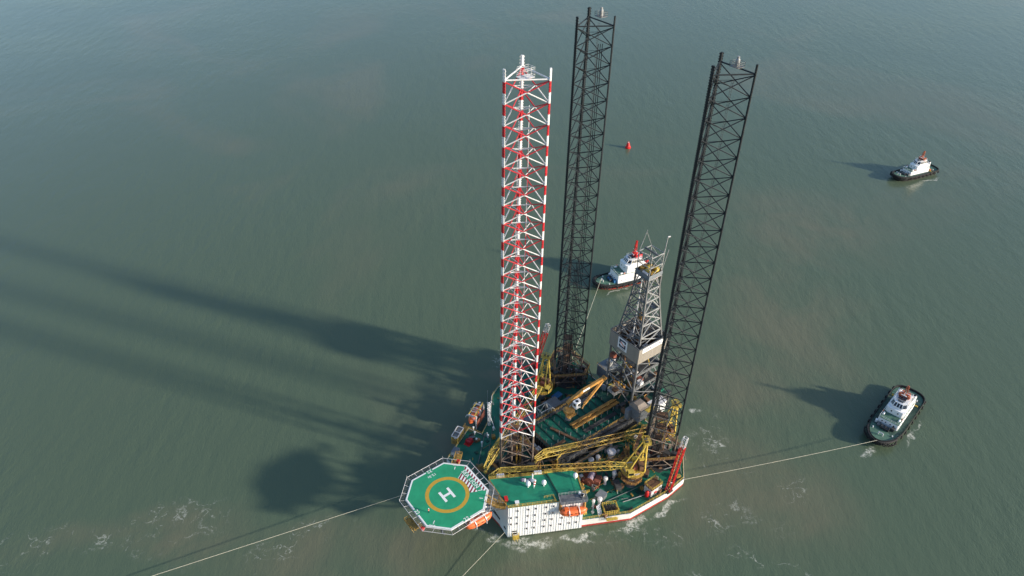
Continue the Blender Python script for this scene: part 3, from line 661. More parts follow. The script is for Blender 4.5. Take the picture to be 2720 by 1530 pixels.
#PART2
# ------------------------------------------------------------------ cantilever with pipe deck
CZ = 9.6
def cantilever():
    t = thing('cantilever', 'dark steel cantilever with green pipe deck running aft to the derrick', 'cantilever', (34, 0, DZ))
    for v in (-8.6, 8.2):
        b = MB(); b.box(38, v, (DZ+CZ)/2+.4, 54, .5, CZ-DZ-1.2); b.box(38, v, CZ-.05, 54, 1.5, .3); b.box(38, v, DZ+.45, 54, 1.5, .3)
        bo = b.build('side_girder', 'steel_dark', t)
        for k in range(19): MB().box(12.6+k*2.85, v+(-.42 if v < 0 else .42), (DZ+CZ)/2+.4, .18, .35, CZ-DZ-1.6).build('stiffener', 'steel_mid', bo)
    pd = MB().box(30, -.2, CZ-.55, 37, 15.6, .3).build('pipe_deck', 'green_deck', t)
    for k in range(13):
        u = 12.4+k*2.85
        MB().box(u, -.2, CZ-.30, .5, 15.4, .2).build('rack_beam', 'green_dark', pd)
        for v in (-7.2, -3.6, -1.0, 2.6, 5.2, 7.0):
            if u > 22 and v in (-1.0,): continue
            MB().tube((u, v, CZ-.3), (u, v, CZ+1.7), .10, 5).build('stanchion', 'steel_light' if v < 0 else 'steel_mid', pd)
    for v in (-8.6, 8.2): MB().rail([(12, v, CZ+.1), (45, v, CZ+.1)], 1.2, 1.5, .07).build('railing', 'yellow_dirt_shade', t)
    MB().rail([(11.6, -8, CZ-.2), (11.6, 8, CZ-.2)], 1.2, 1.5, .06).build('railing', 'brown', t)
    MB().box(19.5, -2.0, CZ+.1, .9, 11, .5, R(20)).build('cross_walkway', 'brown', t)
    for k in range(12): MB().box(11.4, -7+k*1.25, (DZ+CZ)/2, .3, .35, CZ-DZ).build('front_post', 'steel_dark', t)
    MB().box(11.75, 0, (DZ+CZ)/2, .1, 15.4, CZ-DZ-.4).build('front_bulkhead', 'steel_dark', t)
    # slanted dark service trough on the near side
    MB().box(30, -10.4, CZ-.6, 34, 1.6, .5).build('cable_trough', 'steel_dark', t)
    MB().rail([(14, -11.2, CZ-.4), (46, -11.2, CZ-.4)], 1.1, 1.0, .06).build('trough_railing', 'steel_mid', t)
    for k in range(5): MB().tube((13+k, -12.0-.25*k, CZ-2.5), (44, -12.0-.25*k, CZ-2.5), .14, 6).build('service_pipe', ['brown', 'steel_mid', 'yellow_dirt_shade', 'brown', 'steel_dark'][k], t)
    MB().box(52, 0, CZ+.2, 22, 17.6, .5).build('aft_deck', 'green_dark', t)
    rq = random.Random(11)
    for i in range(46):
        u, v = rq.uniform(42, 62), rq.uniform(-8.5, 8.5); h = rq.uniform(.5, 2.8); mm = rq.choice(['steel_dark', 'steel_dark', 'black', 'grey_blue', 'brown', 'steel_mid', 'rust_red', 'ochre', 'green_deck', 'yellow_dirt_shade'])
        if i % 3: MB().box(u, v, CZ+.45+h/2, rq.uniform(.6, 2.6), rq.uniform(.5, 2.0), h, rq.choice((0, 0, .3))).build('deck_machinery', mm, t)
        else: MB().tube((u, v, CZ+.5+h), (u+rq.uniform(-4, 4), v+rq.uniform(-3, 3), CZ+.5+h*rq.uniform(.3, 1)), rq.uniform(.08, .22), 6).build('pipe', mm, t)
    gd = MB(); gd.box(46.5, 1.6, CZ+2.6, 4.4, 3.6, .2); gd.rail([(44.3, -.2, CZ+2.7), (48.7, -.2, CZ+2.7), (48.7, 3.4, CZ+2.7), (44.3, 3.4, CZ+2.7)], 1.2, .9, .07, closed=True); gd.build('pipe_landing', 'steel_light', t)
    for x, y in ((44.5, 0), (48.5, 0), (48.5, 3.2), (44.5, 3.2)): MB().tube((x, y, CZ), (x, y, CZ+2.6), .14, 6).build('landing_post', 'steel_mid', t)
    MB().box(46.4, 1.5, CZ+3.2, 2.2, 1.8, 1.1, .2).build('landing_gear', 'brown', t); MB().tube((49.2, 4.2, CZ+1), (48.4, 5.4, CZ+6.4), .35, 8).build('lift_ram', 'ochre', t)
cantilever()
def catwalk():
    t = thing('pipe_catwalk', 'long ochre pipe catwalk of parallel beams lying on the green pipe deck', 'catwalk', (34.5, -1.2, CZ))
    for k, (v, z, w) in enumerate(((-.1, CZ+.55, .7), (-.9, CZ+.95, .35), (-1.6, CZ+.45, .6), (-2.4, CZ+.8, .45))):
        MB().box(34.3, v, z, 21, w, .45).build('beam', 'ochre', t)
    for k in range(9): MB().box(24.6+k*2.45, -1.2, CZ+.2, .5, 2.9, .5).build('cross_tie', 'brown', t)
    for k in range(4): MB().box(27+k*4.5, -1.25, CZ+1.15, 1.2, .5, .3).build('pipe_stop', 'ochre', t)
catwalk()
# pipe bundles resting on the racks
for i, (u, v, n, L_, mm, lab) in enumerate(((37, 5.6, 5, 15, 'steel_mid', 'bundle of grey drill pipe on the pipe deck behind the ochre catwalk'), (35, -5.6, 5, 18, 'steel_dark', 'bundle of dark drill pipe on the pipe deck in front of the ochre catwalk'), (15.5, -4.5, 4, 5, 'brown', 'short rusty pipes at the bow end of the pipe deck'))):
    t = thing('pipe_bundle', lab, 'pipes', (u, v, CZ), 'pipe bundles on the pipe deck')
    for k in range(n): MB().tube((u-L_/2, v+k*.32, CZ), (u+L_/2, v+k*.32, CZ), .14, 6).build('pipe', mm, t)

# ------------------------------------------------------------------ derrick
DU, DV = 53.5, 0.3
def derrick():
    t = thing('drilling_derrick', 'tall grey steel lattice derrick with beige wind wall and yellow crown block', 'derrick', (DU, DV, CZ))
    zf = 30.8
    def corner(h, z, k): return (DU+h*(-1, 1, 1, -1)[k], DV+h*(-1, -1, 1, 1)[k], z)
    def panel(h0, z0, h1, z1, k, style, r, mt, horiz=True):
        a0, b0 = corner(h0, z0, k), corner(h0, z0, (k+1) % 4); a1, b1 = corner(h1, z1, k), corner(h1, z1, (k+1) % 4)
        if style == 'X': prs = ((a0, b1), (b0, a1))
        else:
            m = tuple((x+y)/2 for x, y in zip(a1, b1)); prs = ((a0, m), (b0, m))
        for p, q in prs: MB().tube(p, q, r, 6).build('brace', mt, t)
        if horiz: MB().tube(a1, b1, r*1.1, 6).build('girt', mt, t)
    # substructure
    H0 = 6.4
    lev = [CZ+.4, 17.2, 24.0, zf-.5]
    for k in range(4): MB().tube(corner(H0, CZ, k), corner(H0, zf, k), .42, 8).build('substructure_post', 'steel_mid', t)
    for i in range(3):
        for k in range(4): panel(H0, lev[i], H0, lev[i+1], k, 'X' if i != 1 else 'K', .20, 'steel_mid' if k in (0, 3) else 'steel_light')
    for k in range(4):
        a, b = corner(H0*.45, CZ, k), corner(H0*.45, zf, k); MB().tube(a, b, .25, 6).build('inner_post', 'steel_dark', t)
    rr = random.Random(3)
    for i in range(38):
        x, y, z = DU+rr.uniform(-6, 6), DV+rr.uniform(-6, 6), rr.choice((CZ+.5, 14, 18, 22, 25)); 
        mm = rr.choice(['steel_dark', 'steel_dark', 'steel_mid', 'ochre', 'brown', 'yellow', 'rust_red', 'offwhite'])
        if i % 2: MB().box(x, y, z+.8, rr.uniform(.6, 2.2), rr.uniform(.6, 2), rr.uniform(.8, 2.4)).build('equipment_box', mm, t)
        else: MB().tube((x, y, z), (x+rr.uniform(-2, 2), y+rr.uniform(-2, 2), z+rr.uniform(2, 7)), rr.uniform(.1, .3), 7).build('pipe', mm, t)
    for z in (17.2, 24.0):
        MB().box(DU+1.5, DV, z, 9.5, 11.5, .25).build('platform', 'steel_dark', t)
        MB().rail([(DU-6.3, DV-6.6, z), (DU+6.3, DV-6.6, z)], 1.1, 1.6, .06).build('platform_railing', 'steel_light', t)
    # drill floor and wind wall of vertical boards
    fl = MB().box(DU, DV, zf, 14.0, 14.0, .5).build('drill_floor', 'steel_dark', t)
    wz0, wz1, hw = 30.6, 37.0, 7.0
    for side in range(4):
        a, b = Vector(corner(hw, wz0, side)), Vector(corner(hw, wz0, (side+1) % 4)); n = 20; d = (b-a)/n; e = d.normalized()
        wl = MB().beam((a+b)/2+Vector((0,0,.0)), (a+b)/2+Vector((0,0,wz1-wz0)), .12, .12).build('wind_wall', 'steel_mid', t)
        for i in range(n):
            p = a+d*(i+.5); MB().box(p.x, p.y, (wz0+wz1)/2, d.length-.05, .14, wz1-wz0, math.atan2(e.y, e.x)).build('board', 'beige', wl)
        MB().beam(a+Vector((0,0,wz1-wz0+.1)), b+Vector((0,0,wz1-wz0+.1)), .3, .25).build('top_rail', 'steel_mid', wl)
    for v in (-4.5, 0, 4.5): MB().beam((DU-hw, DV+v, wz1+.1), (DU+hw, DV+v, wz1+.1), .25).build('roof_beam', 'steel_mid', t)
    for u in (-4.5, 4.5): MB().beam((DU+u, DV-hw, wz1+.15), (DU+u, DV+hw, wz1+.15), .25).build('roof_beam', 'steel_mid', t)
    for i in range(22):
        x, y = DU+rr.uniform(-6, 6), DV+rr.uniform(-6, 6); MB().box(x, y, zf+1.4, rr.uniform(.8, 2.5), rr.uniform(.8, 2.5), rr.uniform(1.2, 2.6)).build('equipment_box', rr.choice(['steel_dark', 'steel_mid', 'ochre', 'steel_dark', 'offwhite', 'brown']), t)
    # sign boards on the wind wall
    sx = DU-hw-.18; sg = MB().box(sx, DV+.6, 34.5, .12, 4.3, 4.6).build('logo_board', 'white_clean', t)
    xx = sx-.075
    def bar(y0, y1, z0, z1, mt): MB().box(xx, DV+.6+(y0+y1)/2, 34.5+(z0+z1)/2, .03, abs(y1-y0), abs(z1-z0)).build('emblem_bar', mt, sg)
    bar(-1.55, 1.55, 1.15, 1.8, 'navy'); bar(.95, 1.55, .1, 1.15, 'navy'); bar(-1.55, -.95, .75, 1.15, 'navy')
    bar(-1.55, 1.55, -1.45, -.8, 'navy'); bar(-1.55, -.95, -.8, .25, 'navy'); bar(.95, 1.55, -.8, -.4, 'navy')
    MB().beam((xx, DV+.6+.85, 34.5+.75), (xx, DV+.6-.85, 34.5-.45), .03, .42).build('emblem_slash', 'orange', sg)
    text_mesh('emblem_lettering', 'SHELF', .62, 'navy', sg, (xx, DV+.6, 34.5-1.9), (0,-1,0), .01, .01, 1.0, up=(0,0,1)) if False else None
    MB().beam((xx, DV+.6+1.5, 34.5-1.9), (xx, DV+.6-1.5, 34.5-1.9), .03, .2).build('emblem_line', 'navy', sg)
    nb = MB().box(DU-.5, DV-hw-.16, 35.9, 10.2, .1, 1.9).build('name_board', 'white_clean', t)
    text_mesh('name_lettering', 'SEA LION', 1.45, 'navy', nb, (DU-.5, DV-hw-.225, 35.85), (1,0,0), .008, .02, 1.25, up=(0,0,1))
    # derrick tower
    h0, h1, zt = 6.0, 2.9, 61.5; nb_ = 7
    hz = lambda z: h0+(h1-h0)*min(1, (z-zf)/(zt-6-zf))
    zs = [zf+(zt-zf)*i/nb_ for i in range(nb_+1)]
    for k in range(4):
        for i in range(nb_): MB().beam(corner(hz(zs[i]), zs[i], k), corner(hz(zs[i+1]), zs[i+1], k), .52, .52).build('tower_leg', 'steel_mid', t)
    for i in range(nb_):
        for k in range(4):
            if i == 0 and k == 3: continue
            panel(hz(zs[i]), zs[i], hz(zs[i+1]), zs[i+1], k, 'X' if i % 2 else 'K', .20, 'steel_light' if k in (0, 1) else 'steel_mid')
    for (x, y, m_) in ((-1.2, -1.4, 'white_clean'), (-1.6, 1.5, 'white_clean'), (1.4, -1.3, 'steel_light'), (.2, 1.9, 'steel_mid')):
        MB().tube((DU+x, DV+y, zf), (DU+x*.8, DV+y*.8, zt-2), .17, 6).build('standpipe', m_, t)
    for i in range(14):
        x, y = DU+3.0+rr.uniform(-.6, .6), DV-1.6+i*.22; MB().tube((x, y, zf), (x-.6, y, zf+17), .07, 5).build('racked_pipe', 'steel_mid', t)
    for i in range(46):
        z = rr.uniform(zf+1, zt-8); h_ = hz(z)*.9; x, y = rr.uniform(-h_, h_), rr.uniform(-h_, h_); z2 = z+rr.uniform(-1.5, 7)
        MB().tube((DU+x, DV+y, z), (DU+x*.8+rr.uniform(-1.6, 1.6), DV+y*.8+rr.uniform(-1.6, 1.6), z2), rr.uniform(.05, .12), 5).build('tower_member', rr.choice(['steel_dark', 'steel_mid', 'steel_mid', 'steel_light', 'brown']), t)
    fb = MB(); fb.box(DU+2.9, DV, 48, 2.2, 6.0, .15)
    for i in range(6): fb.beam((DU+1.8, DV-2.4+i, 48), (DU-.4, DV-2.4+i, 48), .15)
    fb.build('monkey_board', 'steel_mid', t)
    MB().box(DU, DV, 44, 1.6, 1.4, 2.4).build('top_drive', 'ochre', t)
    for s in (-.3, .3): MB().tube((DU, DV+s, 45), (DU, DV+s, 61), .05, 4).build('hoist_line', 'steel_dark', t)
    # crown platform, crown block, gantry
    cp = MB().box(DU, DV, 62.0, 6.2, 6.2, .35).build('crown_platform', 'grey_blue', t)
    for side in range(4):
        a, b = Vector(corner(3.1, 62.2, side)), Vector(corner(3.1, 62.2, (side+1) % 4)); MB().beam(a+Vector((0,0,.55)), b+Vector((0,0,.55)), .08, 1.2).build('parapet', 'grey_blue' if side in (0, 3) else 'steel_light', cp)
    for k, (x, y) in enumerate(((-1.2, -.6), (-.4, .2), (.5, .6), (1.4, -.9))):
        g = MB(); g.tube((DU+x-.25, DV+y, 63.6), (DU+x+.25, DV+y, 63.6), .95, 12); g.build('crown_sheave', 'yellow', cp)
    MB().box(DU+1.6, DV-1.9, 63.5, 1.3, .9, 2.2).build('sheave_guard', 'yellow', cp); MB().box(DU-1.2, DV+1.6, 63.2, 1.8, 1.2, 1.6).build('equipment_box', 'yellow_dirt_shade', cp)
    MB().box(DU-2.2, DV-.6, 62.9, .9, 2.4, .8).build('equipment_box', 'white_clean', cp); MB().box(DU+.2, DV+2.3, 63.0, 2.4, .8, 1.0).build('equipment_box', 'brown', cp)
    for k in range(4):
        top = 71.5 if k < 2 else 70.0
        MB().tube(corner(2.7, 62, k), corner(2.8, top, k), .18, 6).build('gantry_post', 'steel_light', t)
        a, b = corner(2.75, 66, k), corner(2.75, 66, (k+1) % 4); MB().tube(a, b, .15, 6).build('gantry_girt', 'steel_light', t)
        a, b = corner(2.8, 70, k), corner(2.8, 70, (k+1) % 4); MB().tube(a, b, .17, 6).build('gantry_girt', 'steel_light', t)
        MB().tube(corner(3.0, 62.3, k), corner(2.85, 66, (k+1) % 4), .11, 6).build('gantry_brace', 'steel_light', t)
        MB().tube(corner(2.9, 66, k), corner(2.8, 70, (k+1) % 4), .11, 6).build('gantry_brace', 'steel_light', t)
    for i in range(12):
        MB().box(DU+rr.uniform(-2.3, 2.3), DV+rr.uniform(-2.3, 2.3), 62.6+rr.uniform(0, .9), rr.uniform(.4, 1.2), rr.uniform(.4, 1.2), rr.uniform(.6, 1.6)).build('crown_gear', rr.choice(['brown', 'steel_dark', 'yellow_dirt_shade', 'yellow', 'steel_mid']), cp)
    for k in range(5): MB().tube((DU-2.6+k*1.2, DV-2.7, 68), (DU-2.0+k*1.1, DV+2.7, 67.4), .09, 5).build('gantry_walkway_bar', 'steel_mid', t)
    MB().tube(corner(2.7, 62, 1), (DU+4.1, DV-3.3, 71), .13, 6).build('gantry_brace', 'steel_light', t)
    MB().beam((DU, DV-3, 70.2), (DU, DV+3, 70.2), .4, .6).build('gantry_beam', 'steel_mid', t)
    MB().tube(corner(2.8, 70, 1), (DU+3.2, DV-2.9, 76), .16, 6).build('flag_pole', 'steel_light', t)
    MB().tube((DU+3.2, DV-2.9, 76), (DU+4.0, DV-3.2, 76), .22, 6).build('flag_pole_lamp', 'offwhite', t)
    MB().tube(corner(2.8, 70, 3), (DU-1.6, DV+1.6, 78), .12, 6).build('lightning_mast', 'steel_light', t); MB().tube(corner(2.8, 70, 2), (DU-1.6, DV+1.6, 77), .09, 6).build('lightning_mast', 'steel_light', t)
derrick()
def cabin():
    t = thing('drill_cabin', 'grey corrugated cabin with pitched beige roof hanging in front of the derrick base', 'cabin', (43.6, -11.0, 13))
    u0, u1, v0, v1, z0, z1 = 42.0, 46.4, -14.4, -9.6, 12.0, 17.0
    b = MB().box((u0+u1)/2, (v0+v1)/2, (z0+z1)/2, u1-u0, v1-v0, z1-z0).build('wall', 'grey_blue', t)
    for k in range(12): MB().box(u0+.2+k*.365, v0-.05, (z0+z1)/2, .14, .12, z1-z0-.2).build('wall_rib', 'grey_blue', b)
    for k in range(10): MB().box(u0-.05, v0+.3+k*.46, (z0+z1)/2, .12, .14, z1-z0-.2).build('wall_rib', 'grey_blue', b)
    MB().add([], []) 
    r = MB(); r.prism([(u0-.2, v0-.2), (u1+.2, v0-.2), (u1+.2, v1+.2), (u0-.2, v1+.2)], z1, z1+1.4, scale_top=[(u0+.5, v0+1.6), (u1-.5, v0+1.6), (u1-.5, v1-1.2), (u0+.5, v1-1.2)]); r.build('roof', 'roof_brown', t)
    p = MB(); p.box(u1-.6, v0-.9, z1-.1, 3.0, 1.8, .12); p.rail([(u1-2.1, v0-1.8, z1), (u1+.9, v0-1.8, z1), (u1+.9, v0, z1)], 1.1, .8, .07); p.build('balcony', 'yellow', t)
    MB().box(u0-.8, v1-.6, 13.5, 1.6, 1.6, 4.4).build('side_locker', 'grey_blue', t)
    for x, y in ((u0+.4, v0+.4), (u1-.4, v0+.4), (u0+.4, v1-.4), (u1-.4, v1-.4)): MB().tube((x, y, CZ), (x, y, z0), .2, 6).build('post', 'steel_mid', t)
cabin()
# green/yellow service platform in front of the cabin, blue-grey house by the far side of the derrick, white container aft
def platform():
    t = thing('service_platform', 'green service platform with yellow railings in front of the grey drill cabin', 'platform', (40.5, -16, DZ))
    u0, u1, v0, v1 = 38.0, 45.5, -17.2, -12.6
    for z in (5.0, 7.2):
        MB().box((u0+u1)/2, (v0+v1)/2, z, u1-u0, v1-v0, .15).build('floor', 'green_deck', t)
        MB().rail([(u0, v0, z), (u1, v0, z), (u1, v1, z), (u0, v1, z)], 1.2, 1.0, .07, closed=True).build('railing', 'yellow_rail', t)
    for x, y in ((u0, v0), (u1, v0), (u1, v1), (u0, v1)): MB().tube((x, y, DZ), (x, y, 7.2), .15, 6).build('post', 'yellow_dirt_shade', t)
    MB().lathe([(.8, 0), (.8, .5), (.5, .8)], (40.0, -16.2, 7.3), 12).build('round_hatch', 'white_clean', t)
platform()
def house(name, label, u, v, z, su, sv, h, mw, mr, extra=None):
    t = thing(name, label, 'deckhouse', (u, v, z))
    MB().box(u, v, z+h/2, su, sv, h).build('wall', mw, t); MB().box(u, v, z+h+.08, su+.3, sv+.3, .16).build('roof', mr, t)
    for k in range(int(su/.7)): MB().box(u-su/2+.4+k*.7, v-sv/2-.04, z+h/2, .14, .1, h-.2).build('wall_rib', mw, t)
    for k in range(int(sv/.7)): MB().box(u-su/2-.04, v-sv/2+.4+k*.7, z+h/2, .1, .14, h-.2).build('wall_rib', mw, t)
    if extra: extra(t)
    return t
def ex1(t):
    MB().box(55.2, 13.4, 12.6, 2.2, 2.0, 1.8).build('fan_box', 'steel_light', t); MB().box(57.8, 14.0, 12.4, 1.6, 1.8, 1.4).build('fan_box', 'offwhite', t)
    MB().rail([(51.3, 11.6, 11.6), (51.3, 16.4, 11.6)], 1.1, 1.2, .05).build('roof_railing', 'yellow_dirt_shade', t)
house('mud_house', 'blue grey deckhouse with fan boxes on its roof, behind the derrick on the far side', 54.5, 13.8, 6.5, 6.0, 5.0, 5.0, 'grey_blue', 'grey_blue', ex1)
house('stern_container', 'white ribbed container at the stern, seen through the right black leg', 52.5, -13.0, CZ+.5, 6.0, 3.2, 4.6, 'white', 'offwhite')
house('deck_shelter', 'small dark deckhouse with flat grey roof behind the grey lattice frame', 28.2, 14.4, DZ, 5.4, 4.4, 3.2, 'steel_dark', 'grey_blue')
house('switch_house', 'low grey deckhouse between the far crane and the painted leg', 17.5, 14.6, DZ, 4.0, 3.4, 2.4, 'grey_blue', 'grey_blue')
def exk(t):
    MB().rail([(28.8, -35.0, 6.3), (33.6, -35.0, 6.3), (33.6, -31.6, 6.3), (28.8, -31.6, 6.3)], 1.1, 1.0, .06, closed=True).build('roof_railing', 'yellow_rail', t)
    MB().box(32.6, -35.02, 4.5, .9, .1, 1.7).build('door', 'steel_mid', t); MB().box(30.6, -35.05, 4.3, 1.0, .2, .7).build('fire_box', 'red', t)
house('paint_locker', 'small beige deck locker with railed roof under the red flare boom', 31.2, -33.3, DZ, 4.8, 3.2, 3.1, 'offwhite', 'brown', exk)

# ------------------------------------------------------------------ pedestal cranes
def ped_crane(label, u, v, zr, root, kink, tip, boomsec):
    """lattice boom crane: pedestal on the deck, slewing platform at zr, boom from root through kink to tip"""
    t = thing('pedestal_crane', label, 'crane', (u, v, DZ), 'yellow pedestal cranes of the rig')
    MB().lathe([(1.9, 0), (1.7, .4), (1.7, zr-DZ-1.4), (2.3, zr-DZ-.6)], (u, v, DZ), 14).build('pedestal', 'steel_mid', t)
    d = Vector((root[0]-u, root[1]-v, 0)); d = Vector((tip[0]-u, tip[1]-v, 0)).normalized(); s = Vector((-d.y, d.x, 0)); c = Vector((u, v, 0))
    P = lambda a, b, z: c+d*a+s*b+Vector((0, 0, z))
    ring = [( (c+d*4.0*math.cos(k*math.pi/8)+s*4.0*math.sin(k*math.pi/8)).x, (c+d*4.0*math.cos(k*math.pi/8)+s*4.0*math.sin(k*math.pi/8)).y) for k in range(16)]
    pl = MB().prism(ring, zr-.75, zr-.55).build('ring_walkway', 'yellow_dirt_shade', t)
    MB().rail([(x, y, zr-.55) for x, y in ring], 1.15, 1.6, .075, closed=True).build('ring_railing', 'yellow', pl)
    MB().lathe([(2.7, 0), (2.9, .3), (2.9, .7)], (u, v, zr-1.2), 20).build('slew_ring', 'offwhite', t)
    dk = MB()
    q = [P(2.6, -2.1, 0), P(2.6, 2.1, 0), P(-3.6, 2.1, 0), P(-3.6, -2.1, 0)]; dk.prism([(a.x, a.y) for a in q][::-1], zr-.5, zr-.1); dk.build('machinery_deck', 'yellow', t)
    an = math.atan2(d.y, d.x)
    def bx(a, b, z, sa, sb, h, mm, nm):
        p = P(a, b, z); return MB().box(p.x, p.y, z+h/2, sa, sb, h, an).build(nm, mm, t)
    bx(-2.6, .3, zr, 1.8, 3.2, 1.9, 'brown', 'engine_house'); w = bx(-.6, .2, zr, 1.3, 2.0, 1.3, 'rust_red', 'winch'); bx(-3.0, -1.3, zr+1.9, 1.4, 1.0, .6, 'yellow', 'exhaust_box')
    cb = bx(1.6, 2.9, zr-.3, 2.0, 1.5, 2.3, 'yellow', 'cab')
    p = P(2.63, 2.9, 0); MB().box(p.x, p.y, zr+1.2, .08, 1.25, 1.1, an).build('cab_window', 'glass', cb)
    p = P(1.6, 3.68, 0); MB().box(p.x, p.y, zr+1.2, 1.6, .08, 1.0, an).build('cab_window', 'glass', cb)
    bx(-1.8, -2.6, zr+.0, 2.6, 1.2, 1.7, 'yellow', 'fuel_tank')
    # A-frame: two front legs and two back legs meeting at the mast head
    hd = [P(-3.0, -1.0, zr+12.0), P(-3.0, 1.0, zr+12.0)]
    for i, b in enumerate((-1.9, 1.9)):
        MB().beam(P(2.2, b, zr-.1), hd[i], .34).build('mast_front_leg', 'yellow', t); MB().beam(P(-3.4, b, zr-.1), hd[i], .42).build('mast_back_leg', 'yellow', t)
    for a in (.35, .6, .82, 1.0): MB().beam(P(-3.4, -1.9, zr-.1).lerp(hd[0], a), P(-3.4, 1.9, zr-.1).lerp(hd[1], a), .2).build('mast_rung', 'yellow', t)
    MB().beam(P(2.2, -1.9, zr-.1).lerp(hd[0], .5), P(2.2, 1.9, zr-.1).lerp(hd[1], .5), .2).build('mast_rung', 'yellow', t)
    MB().beam(P(-3.4, -1.9, zr-.1).lerp(hd[0], .35), P(-3.4, 1.9, zr-.1).lerp(hd[1], .82), .16).build('mast_rung', 'yellow', t)
    hp = MB(); hp.prism([(a.x, a.y) for a in (P(-4.2, -1.6, 0), P(-2.0, -1.6, 0), P(-2.0, 1.6, 0), P(-4.2, 1.6, 0))], zr+11.7, zr+11.85)
    hp.rail([(a.x, a.y, zr+11.85) for a in (P(-4.2, -1.6, 0), P(-2.0, -1.6, 0), P(-2.0, 1.6, 0), P(-4.2, 1.6, 0))], 1.0, 1.0, .06, closed=True); hp.build('mast_head_platform', 'yellow', t)
    for b in (-.6, .6): MB().tube(P(-3.0, b-.12, zr+12.4), P(-3.0, b+.12, zr+12.4), .55, 10).build('sheave', 'steel_dark', t)
    # boom: tapered heel, lattice sections, kinked head
    r0, kk, tp = Vector(root), Vector(kink), Vector(tip); L1 = (kk-r0).length; e = (kk-r0).normalized()
    h1 = r0+e*5.5
    MB().truss(r0, h1, 1.6, .5, 4, .13, .06, w2=1.9, h2=1.9).build('boom_heel', 'yellow', t)
    nsec = boomsec; 
    for i in range(nsec):
        a, b = h1.lerp(kk, i/nsec), h1.lerp(kk, (i+1)/nsec); MB().truss(a, b, 1.9, 1.9, max(3, int((b-a).length/2.1)), .115, .055).build('boom_section', 'yellow' if i == nsec-1 else ('yellow_dirt_shade' if i % 2 else 'boom_wear_shade'), t)  # darker lattice sections: dirt plus shade put into the boom colour
    hd_ = MB(); hd_.truss(kk, tp, 1.9, 1.9, 3, .15, .08, w2=1.2, h2=.9); hd_.build('boom_head', 'yellow', t)
    x = e.cross(Vector((0, 0, 1))).normalized()
    wk = MB(); 
    for sgn in (1,):
        a, b = h1.lerp(kk, .66)+x*1.35*sgn+Vector((0,0,-.9)), kk+x*1.35*sgn+Vector((0,0,-.9)); wk.beam(a, b, .8, .08); wk.rail([a+x*.35*sgn, b+x*.35*sgn], 1.1, 1.2, .07)
    wk.build('boom_walkway', 'yellow', t)
    for b in (-.5, .5): MB().tube(P(-3.0, b, zr+12.6), kk+x*b+Vector((0,0,.9)), .045, 4).build('pendant_rope', 'steel_dark', t)
    hk = tp+Vector((0, 0, -1.0)); MB().lathe([(.15, 0), (.6, .25), (.6, .7), (.2, 1.0)], (hk.x, hk.y, hk.z-1.2), 8).build('hook_block', 'yellow', t)
    return t
c1 = ped_crane('yellow pedestal crane on the near deck, its boom laid forward behind the accommodation roof', 27.3, -27.0, 11.0, (25.4, -25.7, 12.4), (-9.6, -4.7, 13.6), (-13.6, -4.2, 13.2), 6)
ped_crane('yellow pedestal crane on the far side, between the painted leg and the far black leg', 28.6, 21.4, 9.2, (26.9, 20.2, 10.8), (-7.5, 2.6, 13.2), (-12.3, -.2, 13.0), 6)
ped_crane('yellow pedestal crane at the stern, seen through the right black leg', 50.6, -19.4, 6.6, (47.6, -18.0, 8.2), (7.6, -6.1, 12.0), (3.8, -5.8, 11.6), 6)
# octagonal brown balconies and blue emblem on the near crane's pedestal
def balcony():
    for z, rr_ in ((6.3, 3.6), (8.2, 2.9)):
        pts = [(27.3+rr_*math.cos(k*math.pi/4+.39), -27.0+rr_*math.sin(k*math.pi/4+.39)) for k in range(8)]
        b = MB().prism(pts, z-.1, z).build('pedestal_balcony', 'brown', c1); MB().rail([(x, y, z) for x, y in pts], 1.1, 1.4, .06, closed=True).build('balcony_railing', 'ochre', b)
    for k in range(3):
        a = R(-75+k*14); MB().box(27.3+1.78*math.cos(a), -27.0+1.78*math.sin(a), 8.9, .06, .42, 1.1, a).build('pedestal_emblem', 'blue' if k != 1 else 'white_clean', c1)
balcony()
def rest(label, u, v, z):
    t = thing('boom_rest', label, 'boom rest', (u, v, DZ), 'boom rests')
    for s in (-1, 1): MB().beam((u+s*1.0, v+s*.4, DZ), (u+s*.9, v+s*.4, z), .3).build('post', 'yellow_dirt_shade', t)
    MB().beam((u-1.3, v-.5, z), (u+1.3, v+.5, z), .35, .3).build('saddle', 'yellow', t)
    MB().beam((u-1.0, v-.4, DZ+.6), (u+.9, v+.4, z-.5), .18).build('brace', 'yellow_dirt_shade', t)
rest('yellow boom rest holding the near crane boom behind the accommodation roof', 8.5, -15.6, 11.9); rest('yellow boom rest holding the stern crane boom in front of the pipe deck', 11.0, -9.0, 10.4)

